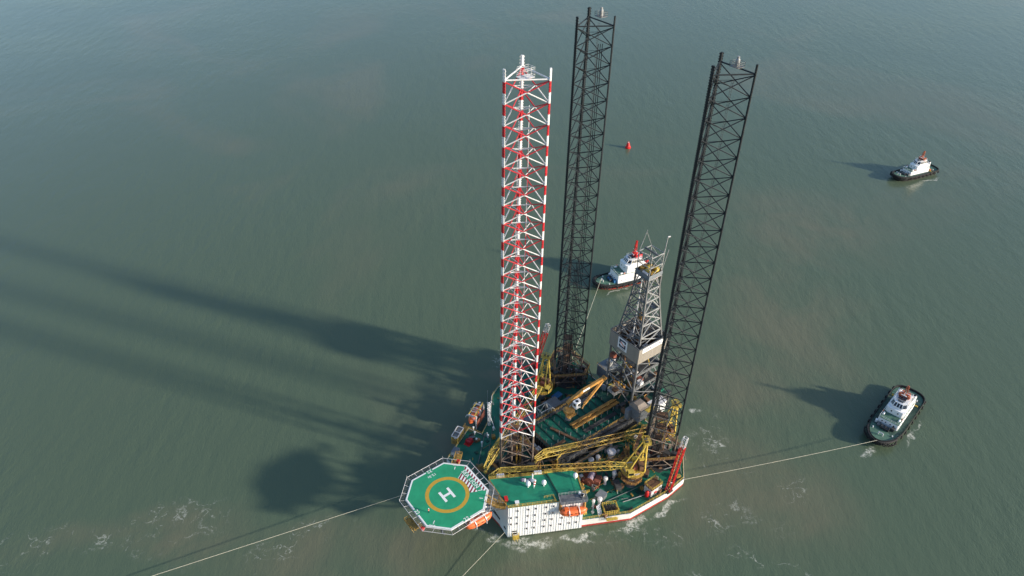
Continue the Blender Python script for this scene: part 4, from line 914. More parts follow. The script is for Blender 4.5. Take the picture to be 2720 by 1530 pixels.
# ------------------------------------------------------------------ knuckle boom crane on the pipe deck
def knuckle():
    u, v = 25.4, 2.7; zb = 13.2
    t = thing('knuckle_crane', 'ochre folding knuckle boom crane with white cab on a grey post over the pipe deck', 'crane', (u, v, CZ))
    MB().lathe([(1.05, 0), (.95, .3), (.95, zb-CZ)], (u, v, CZ), 14).build('post', 'steel_light', t)
    MB().lathe([(1.5, 0), (2.0, .3), (2.0, 1.2), (1.3, 1.5)], (u, v, zb), 14).build('slewing_base', 'ochre', t)
    pk = MB(); pk.box(u-.8, v-1.9, zb+.2, 3.4, 1.6, .15); pk.rail([(u-2.5, v-1.1, zb+.3), (u-2.5, v-2.7, zb+.3), (u+.9, v-2.7, zb+.3)], 1.0, .9, .06); pk.build('service_platform', 'ochre', t)
    root, tip = Vector((u+.3, v+1.6, zb+2.6)), Vector((41.6, 3.1, 20.0))
    m_ = root.lerp(tip, .42)+Vector((0, 0, 1.0))
    b = MB(); b.beam(root, m_, 1.0, 1.3); b.build('main_boom', 'ochre', t)
    b2 = MB(); b2.beam(m_, tip, .9, 1.1); bm = b2.build('main_boom', 'ochre', t)
    d = (tip-m_).normalized(); x = d.cross(Vector((0, 0, 1))).normalized(); yv = x.cross(d); c_ = m_.lerp(tip, .12)+x*.49
    pb = MB(); pb.beam(c_-d*1.4, c_+d*1.4, .08, .8); pb.build('white_panel', 'white_clean', bm)
    MB().tube(tip-x*.7, tip+x*.7, .7, 10).build('knuckle_joint', 'ochre', t)
    j = Vector((30.2, .4, 16.0)); MB().beam(tip+Vector((0, 0, -.6)), j, .75, .8).build('jib', 'ochre', t)
    MB().tube(j, j+Vector((-1.5, -.5, -.9)), .3, 8).build('hook_sheave', 'ochre', t)
    MB().tube(Vector((u+.5, v+.6, zb+1.5)), root.lerp(m_, .7)+Vector((0,0,-.4)), .22, 8).build('lift_cylinder', 'steel_light', t)
    MB().tube(m_.lerp(tip, .45)+Vector((0,0,-.8)), tip+Vector((-1.4,-.4,-1.0)), .16, 8).build('jib_cylinder', 'yellow', t)
    cb = MB(); cb.prism([(u+1.6, v-1.7), (u+3.6, v-1.7), (u+4.2, v-1.0), (u+4.2, v+.2), (u+1.6, v+.2)], zb+1.4, zb+4.0); cbo = cb.build('cab', 'white_clean', t)
    MB().box(u+2.9, v-1.74, zb+3.0, 1.1, .08, 1.1).build('cab_window', 'glass', cbo); MB().box(u+2.8, v-.7, zb+4.06, 1.0, .9, .08).build('roof_window', 'glass', cbo)
    MB().box(u+1.55, v-.8, zb+3.0, .08, 1.1, 1.0).build('cab_window', 'glass', cbo)
knuckle()
def frame_box():
    u0, u1, v0, v1, z0, z1 = 18.4, 23.0, 9.2, 12.2, 5.6, 11.6
    t = thing('scaffold_tower', 'open grey lattice frame standing beside the pipe deck, near the knuckle crane', 'frame', ((u0+u1)/2, (v0+v1)/2, DZ))
    C_ = [(u0, v0), (u1, v0), (u1, v1), (u0, v1)]
    for i in range(4):
        a, b = C_[i], C_[(i+1) % 4]
        MB().tube((*a, DZ), (*a, z1), .2, 6).build('post', 'steel_light', t)
        MB().tube((*a, z1), (*b, z1), .17, 6).build('girt', 'steel_light', t); MB().tube((*a, z0+.4), (*b, z0+.4), .17, 6).build('girt', 'steel_light', t)
        MB().tube((*a, z0+.4), (*b, z1), .13, 6).build('brace', 'steel_light', t); MB().tube((*b, z0+.4), (*a, z1), .13, 6).build('brace', 'steel_light', t)
    MB().tube((u1, v0, z1), (u1+4.6, v0-.4, z0+.6), .15, 6).build('raking_leg', 'steel_light', t); MB().tube((u1, v0, z0+.5), (u1+4.6, v0-.4, z0+.6), .13, 6).build('girt', 'steel_light', t)
frame_box()

# ------------------------------------------------------------------ flare booms
def flare(label, b, t_, w):
    t = thing('flare_boom', label, 'flare boom', (b[0], b[1], DZ), 'raised flare booms'); b, q = Vector(b), Vector(t_)
    m_ = b.lerp(q, .82)
    MB().truss(b, m_, w, w, 12, .17, .10).build('boom', 'red', t)
    MB().truss(m_, q, w*.9, w*.9, 3, .12, .08).build('burner_head', 'offwhite', t)
    mb = MB(); d = (q-b).normalized(); x = d.cross(Vector((1, 0, 0))).normalized()
    for k in range(3):
        c = m_.lerp(q, .3+.3*k)+Vector((-1.4, .2, 0)); mb.torus(c, (.3, 1, .2), .9, .06, 12, 4)
    mb.build('spray_ring', 'steel_mid', t)
    for k, mm in enumerate(('yellow', 'steel_mid')): MB().tube(b+Vector((.9+.4*k, .9, .4)), b.lerp(q, .62+.1*k)+Vector((.9+.4*k, .9, 0)), .13, 6).build('supply_pipe', mm, t)
    MB().box(b.x, b.y, DZ+.35, 2.4, 2.0, .7).build('hinge_base', 'steel_dark', t)
    return t
flare('red lattice flare boom standing upright at the near hull edge by the right black leg', (35.2, -36.6, 3.4), (40.6, -35.2, 23.6), 1.5)
flare('red lattice flare boom standing upright behind the far crane', (36.5, 36.0, 3.4), (42.4, 35.4, 22.6), 1.5)
#PART3
# ------------------------------------------------------------------ lifeboats and davits
def lifeboat(label, u, v, z, hd, L_, group='orange enclosed lifeboats', arms=0):
    t = thing('lifeboat', label, 'lifeboat', (u, v, z), group); c, s = math.cos(hd), math.sin(hd)
    def loft(prof, name, mt):
        mb = MB(); n = 13; m_ = len(prof); vs = []; fs = []
        for i in range(n):
            x = -1+2*i/(n-1); k = (1-abs(x)**2.6)**.55 if abs(x) < 1 else .0; k = max(k, .06)
            for (w, h) in prof:
                yy = w*k; zz = h*(.55+.45*k) if h > 0 else h*(.35+.65*k); X = x*L_/2
                vs.append((u+X*c-yy*s, v+X*s+yy*c, z+zz))
        for i in range(n-1):
            for j in range(m_): fs.append((i*m_+j, (i+1)*m_+j, (i+1)*m_+(j+1) % m_, i*m_+(j+1) % m_))
        fs += [tuple(range(m_)), tuple(range(n*m_-1, n*m_-m_-1, -1))]
        mb.add(vs, fs); return mb.build(name, mt, t, smooth=True)
    W_ = L_*.165
    loft([(-W_, 0), (-W_*.8, -.8), (0, -1.25), (W_*.8, -.8), (W_, 0), (W_*.96, .15), (-W_*.96, .15)], 'hull', 'orange')
    loft([(-W_*.95, .14), (W_*.95, .14), (W_*.85, .8), (W_*.45, 1.25), (-W_*.45, 1.25), (-W_*.85, .8)], 'canopy', 'orange')
    def bx(a, b, zz, sa, sb, h, nm, mm): MB().box(u+a*c-b*s, v+a*s+b*c, z+zz, sa, sb, h, hd).build(nm, mm, t)
    bx(-L_*.26, 0, 1.35, 1.3, 1.2, .8, 'helm_hatch', 'orange'); 
    for a in (-L_*.26+.68,): bx(a, 0, 1.4, .06, .9, .4, 'helm_window', 'glass')
    for a in (-.12, .06, .24): 
        for b in (-1, 1): bx(L_*a, b*W_*.9, .45, .8, .06, .28, 'port_window', 'glass')
    for a in (-L_*.18, L_*.2):
        mb = MB(); 
        for (y0, z0_), (y1, z1_) in zip(((-W_*1.02, -.9), (-W_*1.02, .9), (-W_*.5, 1.4), (W_*.5, 1.4), (W_*1.02, .9)), ((-W_*1.02, .9), (-W_*.5, 1.4), (W_*.5, 1.4), (W_*1.02, .9), (W_*1.02, -.9))):
            mb.beam((u+a*c-y0*s, v+a*s+y0*c, z+z0_), (u+a*c-y1*s, v+a*s+y1*c, z+z1_), .26, .10)
        mb.build('lifting_strap', 'white_clean', t)
    for a in (-L_*.38, L_*.38): MB().tube((u+a*c, v+a*s, z+.6), (u+a*c, v+a*s, z+3.2), .05, 5).build('fall_wire', 'steel_dark', t)
    return t
fp, LN, fd, nr = ACC
q = Vector(fp(LN*.845, 0, 1.75)); lifeboat('orange lifeboat hung against the white ribbed wall under the grey balcony', q.x, q.y, 11.6, math.atan2(fd.y, fd.x), 8.4)
lifeboat('orange lifeboat tucked under the edge of the helideck', -25.2, -14.9, 12.6, R(-3), 9.2)
lifeboat('orange lifeboat inside the railed davit frame on the far deck edge', 2.6, 27.2, 5.4, R(30), 9.0)
def davit(label, P0, P1, name='davit', mm='white'):
    pass
def davit_frame():
    u, v, hd = 2.6, 26.8, R(30); c, s = math.cos(hd), math.sin(hd); t = thing('lifeboat_davit', 'railed ochre davit frame standing over the far lifeboat', 'davit', (u, v, DZ))
    P = lambda a, b, z: (u+a*c-b*s, v+a*s+b*c, z)
    for a in (-3.2, 0, 3.2):
        MB().beam(P(a, -1.7, 2.0), P(a, -1.7, 8.2), .3).build('post', 'offwhite', t); MB().beam(P(a, -1.7, 8.1), P(a, 1.9, 7.8), .3).build('arm', 'offwhite', t); MB().beam(P(a, -1.7, 5.5), P(a, .4, 7.9), .2).build('knee_brace', 'offwhite', t)
        if a: MB().beam(P(a, 1.9, 7.8), P(a, 2.5, 6.5), .22).build('arm_tip', 'offwhite', t)
    for b in (-1.2, 1.2): MB().beam(P(-3.4, b, 8.35), P(3.4, b, 8.35), .3, .25).build('top_beam', 'yellow_rail', t)
    for a in (-3.3, -1.4, .5, 2.4): MB().beam(P(a, -1.2, 8.4), P(a, 1.2, 8.4), .2).build('top_rung', 'offwhite', t)
    MB().rail([P(-3.4, -1.3, 8.4), P(3.4, -1.3, 8.4)], 1.0, 1.1, .06).build('railing', 'yellow_rail', t)
    MB().beam(P(-3.3, -2.1, 4.5), P(3.3, -2.1, 4.5), .1, 3.2).build('side_panel', 'rust_red', t)
    MB().box(*P(4.4, 0, 6.4), 1.8, 2.2, .5, hd).build('end_platform', 'steel_mid', t)
    pl = MB(); pl.box(*P(-4.8, .6, 2.6), 2.4, 3.6, .15, hd); pl.rail([P(-6, -1.2, 2.7), P(-6, 2.4, 2.7), P(-3.6, 2.4, 2.7)], 1.1, 1.0, .06); pl.build('boarding_platform', 'yellow_dirt_shade', t)
    for k in range(3): MB().box(*P(3.4+.5*k, -.5+.5*k, 7.2), .7, .6, .7, hd+k).build('winch_box', ('offwhite', 'steel_dark', 'white_clean')[k], t)
davit_frame()
def heli_davit():
    t = thing('lifeboat_davit', 'white davit arms reaching from the bow to the lifeboat under the helideck', 'davit', (-19, -12, DZ))
    for u in (-28.2, -22.6):
        MB().beam((-17.4, -11.5, 9.5 if u > -25 else 8.5), (u, -12.4, 14.6), .35).build('arm', 'white_clean', t); MB().beam((u, -12.4, 14.6), (u, -15.6, 14.9), .3).build('arm_head', 'white_clean', t)
    MB().beam((-28.8, -15.4, 14.9), (-22.0, -15.4, 14.9), .2).build('spreader', 'white_clean', t)
heli_davit()
def raft_cage():
    u, v, hd = -7.6, 23.2, R(31); c, s = math.cos(hd), math.sin(hd); P = lambda a, b, z: (u+a*c-b*s, v+a*s+b*c, z)
    t = thing('raft_cage', 'ochre railed life raft platform with pale top frame outside the far deck edge', 'raft platform', (u, v, DZ))
    for z in (2.6, 4.4): MB().box(*P(0, 0, z), 5.0, 2.4, .15, hd).build('floor', 'yellow_dirt_shade', t)
    for a in (-2.4, 0, 2.4):
        for b in (-1.15, 1.15): MB().tube(P(a, b, 2.4), P(a, b, 6.3), .12, 5).build('post', 'yellow_rail', t)
    for b in (-1.15, 1.15):
        MB().beam(P(-2.5, b, 6.3), P(2.5, b, 6.3), .24).build('top_beam', 'offwhite', t); MB().rail([P(-2.4, b, 4.4), P(2.4, b, 4.4)], 1.1, .8, .05).build('railing', 'yellow_rail', t); MB().rail([P(-2.4, b, 2.6), P(2.4, b, 2.6)], 1.1, .8, .05).build('railing', 'yellow_rail', t)
    for a in (-2.5, 0, 2.5): MB().beam(P(a, -1.2, 6.3), P(a, 1.2, 6.3), .24).build('top_rung', 'offwhite', t)
    for a in (-1.2, 1.2): MB().box(*P(a, 0, 6.2), 1.7, 1.5, .2, hd).build('raft_lid', 'steel_mid', t)
    for a in (-1.2, 1.2): MB().tube(P(a-.8, 0, 5.2), P(a+.8, 0, 5.2), .5, 10).build('raft_canister', 'offwhite', t)
raft_cage()

# ------------------------------------------------------------------ small things on the decks
def vent(label, u, v, h, r, z=DZ, mm='offwhite', group='mushroom vents on the main deck'):
    t = thing('mushroom_vent', label, 'vent', (u, v, z), group)
    MB().lathe([(r*.75, 0), (r*.62, .15), (r*.62, h*.62)], (u, v, z), 12).build('duct', mm, t); MB().lathe([(r*.7, h*.58), (r, h*.68), (r*1.02, h*.92), (r*.6, h)], (u, v, z), 14).build('cap', mm, t)
vent('tall white vent in the middle of the near deck, left of the crane', 20.5, -22.1, 3.4, .72)
vent('tall white vent just left of the near crane', 24.2, -22.3, 3.7, .72)
vent('slim white vent beside the outside stair, left of the pair', 11.2, -26.4, 3.4, .5)
vent('thick white vent beside the outside stair, right of the pair', 13.2, -27.2, 3.7, .75)
vent('wide white vent in the shade behind the near crane boom', 22.1, -13.2, 3.0, 1.0)
vent('smaller white vent in the shade behind the near crane boom', 25.1, -13.4, 2.6, .8)
vent('very wide white domed vent between the cantilever and the near crane', 29.6, -15.2, 4.0, 1.55)
for lab, u, v, h in (('small white vent nearest the davit frame on the far deck', -.8, 23.4, 1.5), ('small white vent at the corner of the far deck recess', -1.7, 21.3, 1.5), ('small white vent beside the red winch', -3.0, 18.3, 1.5), ('tall thin white vent standing alone on the far bow deck', -2.9, 15.1, 2.7), ('small white vent between the deck mast and the lone thin vent', 1.2, 17.3, 1.6), ('small white vent at the foot of the white deck mast stay', 4.8, 19.0, 1.7)):
    vent(lab, u, v, h, .34, mm='white_clean', group='small vents on the far deck')
def mast():
    u, v = 5.1, 21.9; t = thing('deck_mast', 'white lattice mast with slanted stay on the far deck edge', 'mast', (u, v, DZ))
    MB().truss((u, v, DZ), (u, v, DZ+10.8), .75, .75, 9, .10, .06).build('tower', 'white_clean', t); MB().tube((u, v, DZ+5.6), (u+.2, v-3.2, DZ+.3), .10, 6).build('stay', 'white_clean', t)
    for k, (a, z) in enumerate(((1.2, 9.8), (-1.3, 9.0), (1.0, 7.6), (-1.0, 6.8))): MB().beam((u, v, DZ+z), (u+a, v+a*.4, DZ+z+.4), .12).build('antenna_arm', 'white_clean', t)
    MB().lathe([(.2, 0), (.35, .2), (.2, .5)], (u+1.2, v+.5, DZ+10.1), 8).build('lamp', 'offwhite', t)
mast()
solo('whip_antenna', MB().tube((11.0, 31.2, DZ), (11.0, 31.2, DZ+6.4), .06, 5).box(11.0, 31.2, DZ+.2, .5, .5, .4), 'steel_light', 'thin whip antenna at the outer tip of the far deck', 'antenna', (11.0, 31.2, DZ), 'whip antennas')
solo('whip_antenna', MB().tube((12.2, 29.4, DZ), (12.2, 29.4, DZ+6.8), .06, 5).box(12.2, 29.4, DZ+.2, .5, .5, .4), 'steel_light', 'thin whip antenna inboard of the far deck tip, right of the other', 'antenna', (12.2, 29.4, DZ), 'whip antennas')
def winch(name, label, u, v, z, rz, s, m1, m2):
    t = thing(name, label, 'winch', (u, v, z)); c, sn = math.cos(rz), math.sin(rz); P = lambda a, b, h: (u+(a*c-b*sn)*s, v+(a*sn+b*c)*s, z+h*s)
    MB().tube(P(0, -1.1, 1.0), P(0, 1.1, 1.0), .75*s, 14).build('drum', m2, t)
    for b in (-1.2, 1.2): MB().tube(P(0, b-.08, 1.0), P(0, b+.08, 1.0), 1.05*s, 16).build('flange', m1, t)
    MB().box(*P(1.6, 0, .7), 1.3*s, 2.0*s, 1.4*s, rz).build('motor', m1, t); MB().box(*P(.2, 0, .12), 4.2*s, 3.0*s, .24*s, rz).build('bed', m1, t)
    for b in (-1.5, 1.5): MB().box(*P(0, b, .6), .5*s, .35*s, 1.2*s, rz).build('bearing', m1, t)
winch('mooring_winch', 'large rusty mooring winch with purple grey drum behind the accommodation stair', 17.6, -18.2, DZ, R(-60), 1.5, 'rust_red', 'purple')
winch('anchor_winch', 'small red winch on the far bow deck', -5.7, 19.2, DZ, R(20), .75, 'red', 'legred')
def locker(name, label, u, v, z, a, b, h, rz, mm, mr, cat='box', group=None):
    t = thing(name, label, cat, (u, v, z), group); MB().box(u, v, z+h/2, a, b, h, rz).build('body', mm, t); MB().box(u, v, z+h+.05, a+.16, b+.16, .1, rz).build('lid', mr, t)
    c, s = math.cos(rz), math.sin(rz)
    for k in (-.3, .3): MB().box(u+k*a*c+(b/2+.03)*s, v+k*a*s-(b/2+.03)*c, z+h*.5, .12, .1, h*.8, rz).build('hasp', 'steel_mid', t)
    return t
locker('deck_locker', 'low dark bench locker beside the red winch', -3.7, 20.3, DZ, 2.2, .7, .7, R(-20), 'steel_dark', 'steel_mid')
locker('equipment_locker', 'grey pitched equipment box on the near deck behind the white vents', 15.6, -25.4, DZ, 3.2, 2.6, 1.7, R(15), 'steel_mid', 'grey_blue')
locker('tool_container', 'dark steel container on the near deck left of the crane foot', 22.6, -25.6, DZ, 3.4, 1.8, 2.0, R(65), 'steel_dark', 'steel_dark')
locker('chain_locker', 'brown box on the near deck in front of the crane foot', 22.8, -23.9, DZ, 1.2, 1.2, 1.0, R(10), 'brown', 'brown')
locker('control_cabinet', 'white control cabinet at the bow end of the pipe deck, left of the pair', 9.4, 2.4, DZ+1.6, 1.7, 1.6, 2.4, 0, 'white_clean', 'white_clean', 'cabinet', 'white cabinets')
locker('control_cabinet', 'white control cabinet at the bow end of the pipe deck, right of the pair', 9.9, .2, DZ+1.6, 1.7, 1.6, 2.4, 0, 'white_clean', 'white_clean', 'cabinet', 'white cabinets')
locker('cabinet_plinth', 'dark red plinth carrying the two white control cabinets', 9.7, 1.2, DZ, 3.0, 5.0, 1.55, 0, 'rust_red', 'rust_red', 'plinth')
locker('suit_locker', 'brown grey hut with red gear beside the helideck on the far bow', -12.2, 17.6, DZ, 2.6, 2.0, 2.2, R(30), 'offwhite', 'grey_blue', 'locker')
locker('hose_box', 'red hose box on the accommodation roof corner beside the helideck', -15.3, -15.2, RZ, 1.5, .9, .8, R(65), 'red', 'red')
locker('roof_cabinet', 'small white cabinet on the front edge of the accommodation roof', -13.6, -18.4, RZ, 1.1, .8, 1.1, R(-28), 'white_clean', 'white_clean')
locker('store_basket', 'orange brown cargo basket on the near deck below the crane boom', 19.6, -19.6, DZ, 2.6, 1.6, 1.3, R(-20), 'ochre', 'brown')
locker('pallet_stack', 'ochre pallet with yellow gear in front of the wide shaded vents', 18.8, -12.6, DZ, 3.2, 1.4, .9, R(-10), 'brown', 'yellow', 'pallet')
locker('generator_set', 'grey generator between the painted leg and the stern crane boom', 14.5, -8.6, DZ, 3.6, 1.6, 2.2, R(-20), 'steel_mid', 'grey_blue', 'generator')
locker('mud_tank', 'dark grey tank box on the far deck below the knuckle crane', 33.5, 12.4, DZ, 4.5, 3.0, 2.6, 0, 'steel_dark', 'grey_blue', 'tank')
locker('valve_skid', 'blue grey valve skid at the foot of the far crane', 33.0, 17.6, DZ, 4.0, 2.2, 1.8, R(10), 'grey_blue', 'blue', 'skid')
locker('far_container', 'dark blue container between the far crane and the far black leg', 33.8, 24.0, DZ, 4.6, 2.4, 2.6, R(35), 'grey_blue', 'grey_blue', 'container')
locker('pump_skid', 'brown pump skid on the near deck under the service pipes', 33.5, -18.5, DZ, 3.0, 2.0, 1.6, R(8), 'brown', 'steel_mid', 'skid')
locker('cable_reel_box', 'grey box beside the right leg frame on the near deck', 33.8, -27.8, DZ, 2.0, 1.6, 1.8, R(30), 'steel_mid', 'brown')
solo('red_gas_bottle', MB().lathe([(.5, 0), (.62, .2), (.62, 2.2), (.3, 2.7), (.12, 2.8)], (27.9, -33.9, DZ), 12), 'red', 'upright red gas bottle beside the beige locker', 'gas bottle', (27.9, -33.9, DZ))
def hose_rack():
    u, v, rz = 14.6, -30.8, R(-26); c, s = math.cos(rz), math.sin(rz); P = lambda a, b, z: (u+a*c-b*s, v+a*s+b*c, z)
    t = thing('hose_rack', 'yellow railed rack of black looped hoses at the near hull edge', 'hose rack', (u, v, DZ))
    MB().box(*P(0, 0, DZ+.4), 4.6, 3.6, .2, rz).build('floor', 'steel_dark', t); MB().rail([P(-2.3, -1.8, DZ+.5), P(2.3, -1.8, DZ+.5), P(2.3, 1.8, DZ+.5), P(-2.3, 1.8, DZ+.5)], 1.6, .8, .08, closed=True).build('railing', 'yellow', t)
    for k in range(4):
        a = -1.5+k*.95; mb = MB(); pr = None
        for i in range(9):
            th = math.pi*i/8; p = P(a+.3*math.cos(th), -.2, DZ+1.2+1.1*math.sin(th))
            if pr: mb.tube(pr, p, .17, 6)
            pr = p
        mb.tube(P(a+.3, -.2, DZ+.5), P(a+.3, -.2, DZ+1.2), .17, 6); mb.tube(P(a-.3, -.2, DZ+.5), P(a-.3, -.2, DZ+1.2), .17, 6); mb.build('hose_loop', 'black', t)
    sp = MB(); sp.box(*P(-.3, -2.7, DZ-.4), 3.6, 1.6, .12, rz); sp.rail([P(-2.1, -3.5, DZ-.35), P(1.5, -3.5, DZ-.35)], 1.2, .7, .07); sp.build('outboard_platform', 'yellow', t)
hose_rack()
def gangway():
    t = thing('deck_ladder', 'white stepped ladder leading down at the near hull edge', 'ladder', (11.0, -29.2, DZ))
    for k in range(6): MB().box(11.6-.16*k, -28.2-.42*k, DZ+1.8-.3*k, 1.3, .34, .12, R(20)).build('tread', 'white_clean', t)
    for s in (-.65, .65): MB().beam((11.7+s, -28.0, DZ+2.0), (10.7+s, -30.5, DZ+.2), .14).build('stringer', 'white_clean', t)
gangway()
solo('davit_beam', MB().beam((9.4, -28.2, DZ+.6), (12.6, -25.6, DZ+2.6), .28).box(9.4, -28.2, DZ+.4, .8, .8, .8), 'steel_light', 'slanted grey davit beam beside the white stepped ladder', 'davit', (9.4, -28.2, DZ))
def dome(label, u, v):
    t = thing('satellite_dome', label, 'satellite dome', (u, v, RZ), 'white satellite domes'); MB().tube((u, v, RZ), (u, v, RZ+.9), .2, 8).build('post', 'white_clean', t)
    MB().lathe([(.3, .85), (.66, 1.05), (.74, 1.5), (.72, 2.0), (.5, 2.4), (.2, 2.58), (.03, 2.6)], (u, v, RZ), 14).build('radome', 'white_clean', t, smooth=True)
dome('white satellite dome on the accommodation roof, left of the striped windsock', -7.0, -15.4); dome('white satellite dome on the accommodation roof, right of the striped windsock', -2.8, -17.9)
dome('white satellite dome at the aft edge of the accommodation roof', 6.8, -21.6)
def sock():
    u, v = -5.8, -16.8; t = thing('windsock', 'red and white striped windsock on a short pole on the roof', 'windsock', (u, v, RZ)); MB().tube((u, v, RZ), (u, v, RZ+1.6), .07, 6).build('pole', 'white_clean', t)
    for k in range(5): MB().tube((u+.18*k, v+.14*k, RZ+1.0+.32*k), (u+.18*(k+1), v+.14*(k+1), RZ+1.0+.32*(k+1)), .26+.03*k, 8, r2=.29+.03*k).build('band', 'red' if k % 2 else 'white_clean', t)
sock()
rr = random.Random(5)
for k in range(6):
    u, v = -6.9+k*.62+rr.uniform(-.2, .2), -12.6-.34*k+rr.uniform(-.5, .4); r0 = rr.uniform(.45, .7)
    lab = ['pale purple sack at the left end of the heap by the roof rail', 'second pale sack from the left in the heap by the roof rail', 'third pale sack from the left in the heap by the roof rail', 'fourth pale sack from the left in the heap by the roof rail', 'fifth pale sack from the left in the heap by the roof rail', 'pale purple sack at the right end of the heap by the roof rail'][k]
    mb = MB().lathe([(r0*.7, 0), (r0, r0*.4), (r0*.95, r0*.9), (r0*.5, r0*1.4), (r0*.2, r0*1.55)], (u, v, RZ), 10); mb.v = [(x+rr.uniform(-.08, .08), y+rr.uniform(-.08, .08), z) for x, y, z in mb.v]
    solo('tied_sack', mb, ['purple', 'offwhite', 'white_clean', 'purple', 'white_clean', 'purple'][k], lab, 'sack', (u, v, RZ), 'pale sacks on the accommodation roof', True)
solo('roof_mast', MB().tube((-4.2, -14.0, RZ), (-4.2, -14.0, RZ+2.8), .22, 8).box(-4.2, -14.0, RZ+.15, .8, .8, .3), 'white_clean', 'short white post beside the heap of pale sacks on the roof', 'post', (-4.2, -14.0, RZ))
# yellow and white gear along the aft roof edge
for k, (u, v, mm, lab) in enumerate(((-11.4, -7.0, 'offwhite', 'grey slatted crate behind the roof rail near the painted leg'), (-1.2, -13.0, 'white_clean', 'white crate behind the aft roof rail near the boom'), (1.6, -14.6, 'yellow', 'yellow crate behind the aft roof rail near the boom'))):
    t = thing('roof_crate', lab, 'crate', (u, v, RZ-.4), 'crates behind the aft roof rail'); MB().box(u, v, RZ+.2, 2.4, .9, 1.0, R(-30)).build('body', mm, t)
    for j in range(4): MB().box(u-.45*math.sin(R(-30))*-1*0+(-.9+.6*j)*math.cos(R(-30)), v+(-.9+.6*j)*math.sin(R(-30)), RZ+.75, .3, 1.0, .08, R(-30)).build('slat', mm, t)

# ------------------------------------------------------------------ person on the helideck (skin skeleton, one continuous body)
def person(label, u, v, z, face):
    V_ = [(0,0,.98),(0,0,1.2),(0,0,1.42),(0,0,1.54),(.02,0,1.66),(.02,0,1.78), (0,.10,.92),(.04,.12,.50),(0,.13,.07),(.16,.14,.04), (0,-.10,.92),(-.02,-.12,.50),(-.06,-.13,.07),(.10,-.15,.04), (0,.20,1.40),(.04,.27,1.12),(.16,.26,.88),(.22,.25,.80), (0,-.20,1.40),(.02,-.28,1.12),(.10,-.27,.87),(.15,-.26,.79)]
    E_ = [(0,1),(1,2),(2,3),(3,4),(4,5),(0,6),(6,7),(7,8),(8,9),(0,10),(10,11),(11,12),(12,13),(2,14),(14,15),(15,16),(16,17),(2,18),(18,19),(19,20),(20,21)]
    Rd = [.16,.15,.17,.065,.10,.09, .10,.075,.055,.05, .10,.075,.055,.05, .075,.055,.042,.04, .075,.055,.042,.04]
    me = bpy.data.meshes.new('person'); me.from_pydata(V_, E_, []); o = bpy.data.objects.new('person', me); col.objects.link(o)
    md = o.modifiers.new('skin', 'SKIN'); me.skin_vertices[0].data[0].use_root = True
    for i, r in enumerate(Rd): me.skin_vertices[0].data[i].radius = (r, r)
    sb = o.modifiers.new('sub', 'SUBSURF'); sb.levels = sb.render_levels = 1
    o.location = RW(u, v, z); o.rotation_euler = (0, 0, PHI+face)
    me.materials.append(M['navy']); tag(o, label, 'person')
    ORG[o] = (0, 0, 0)
    MB().lathe([(.25, .95), (.27, 1.1), (.28, 1.35), (.2, 1.48)], (0, 0, 0), 12).build('vest', 'orange', o, True)
    MB().lathe([(.27, 1.16), (.285, 1.18), (.285, 1.24), (.27, 1.26)], (0, 0, 0), 12).build('vest_stripe', 'white_clean', o)
    MB().lathe([(.16, 1.76), (.15, 1.85), (.09, 1.92), (.02, 1.94)], (.02, 0, 0), 12).build('helmet', 'white_clean', o, True)
    MB().lathe([(.06, 1.58), (.105, 1.64), (.115, 1.72), (.10, 1.77)], (.025, 0, 0), 12).build('head', 'skin', o, True)
    return o
person('person in orange vest and white helmet standing on the helideck near its edge', -37.2, -6.5, HZ, R(20))

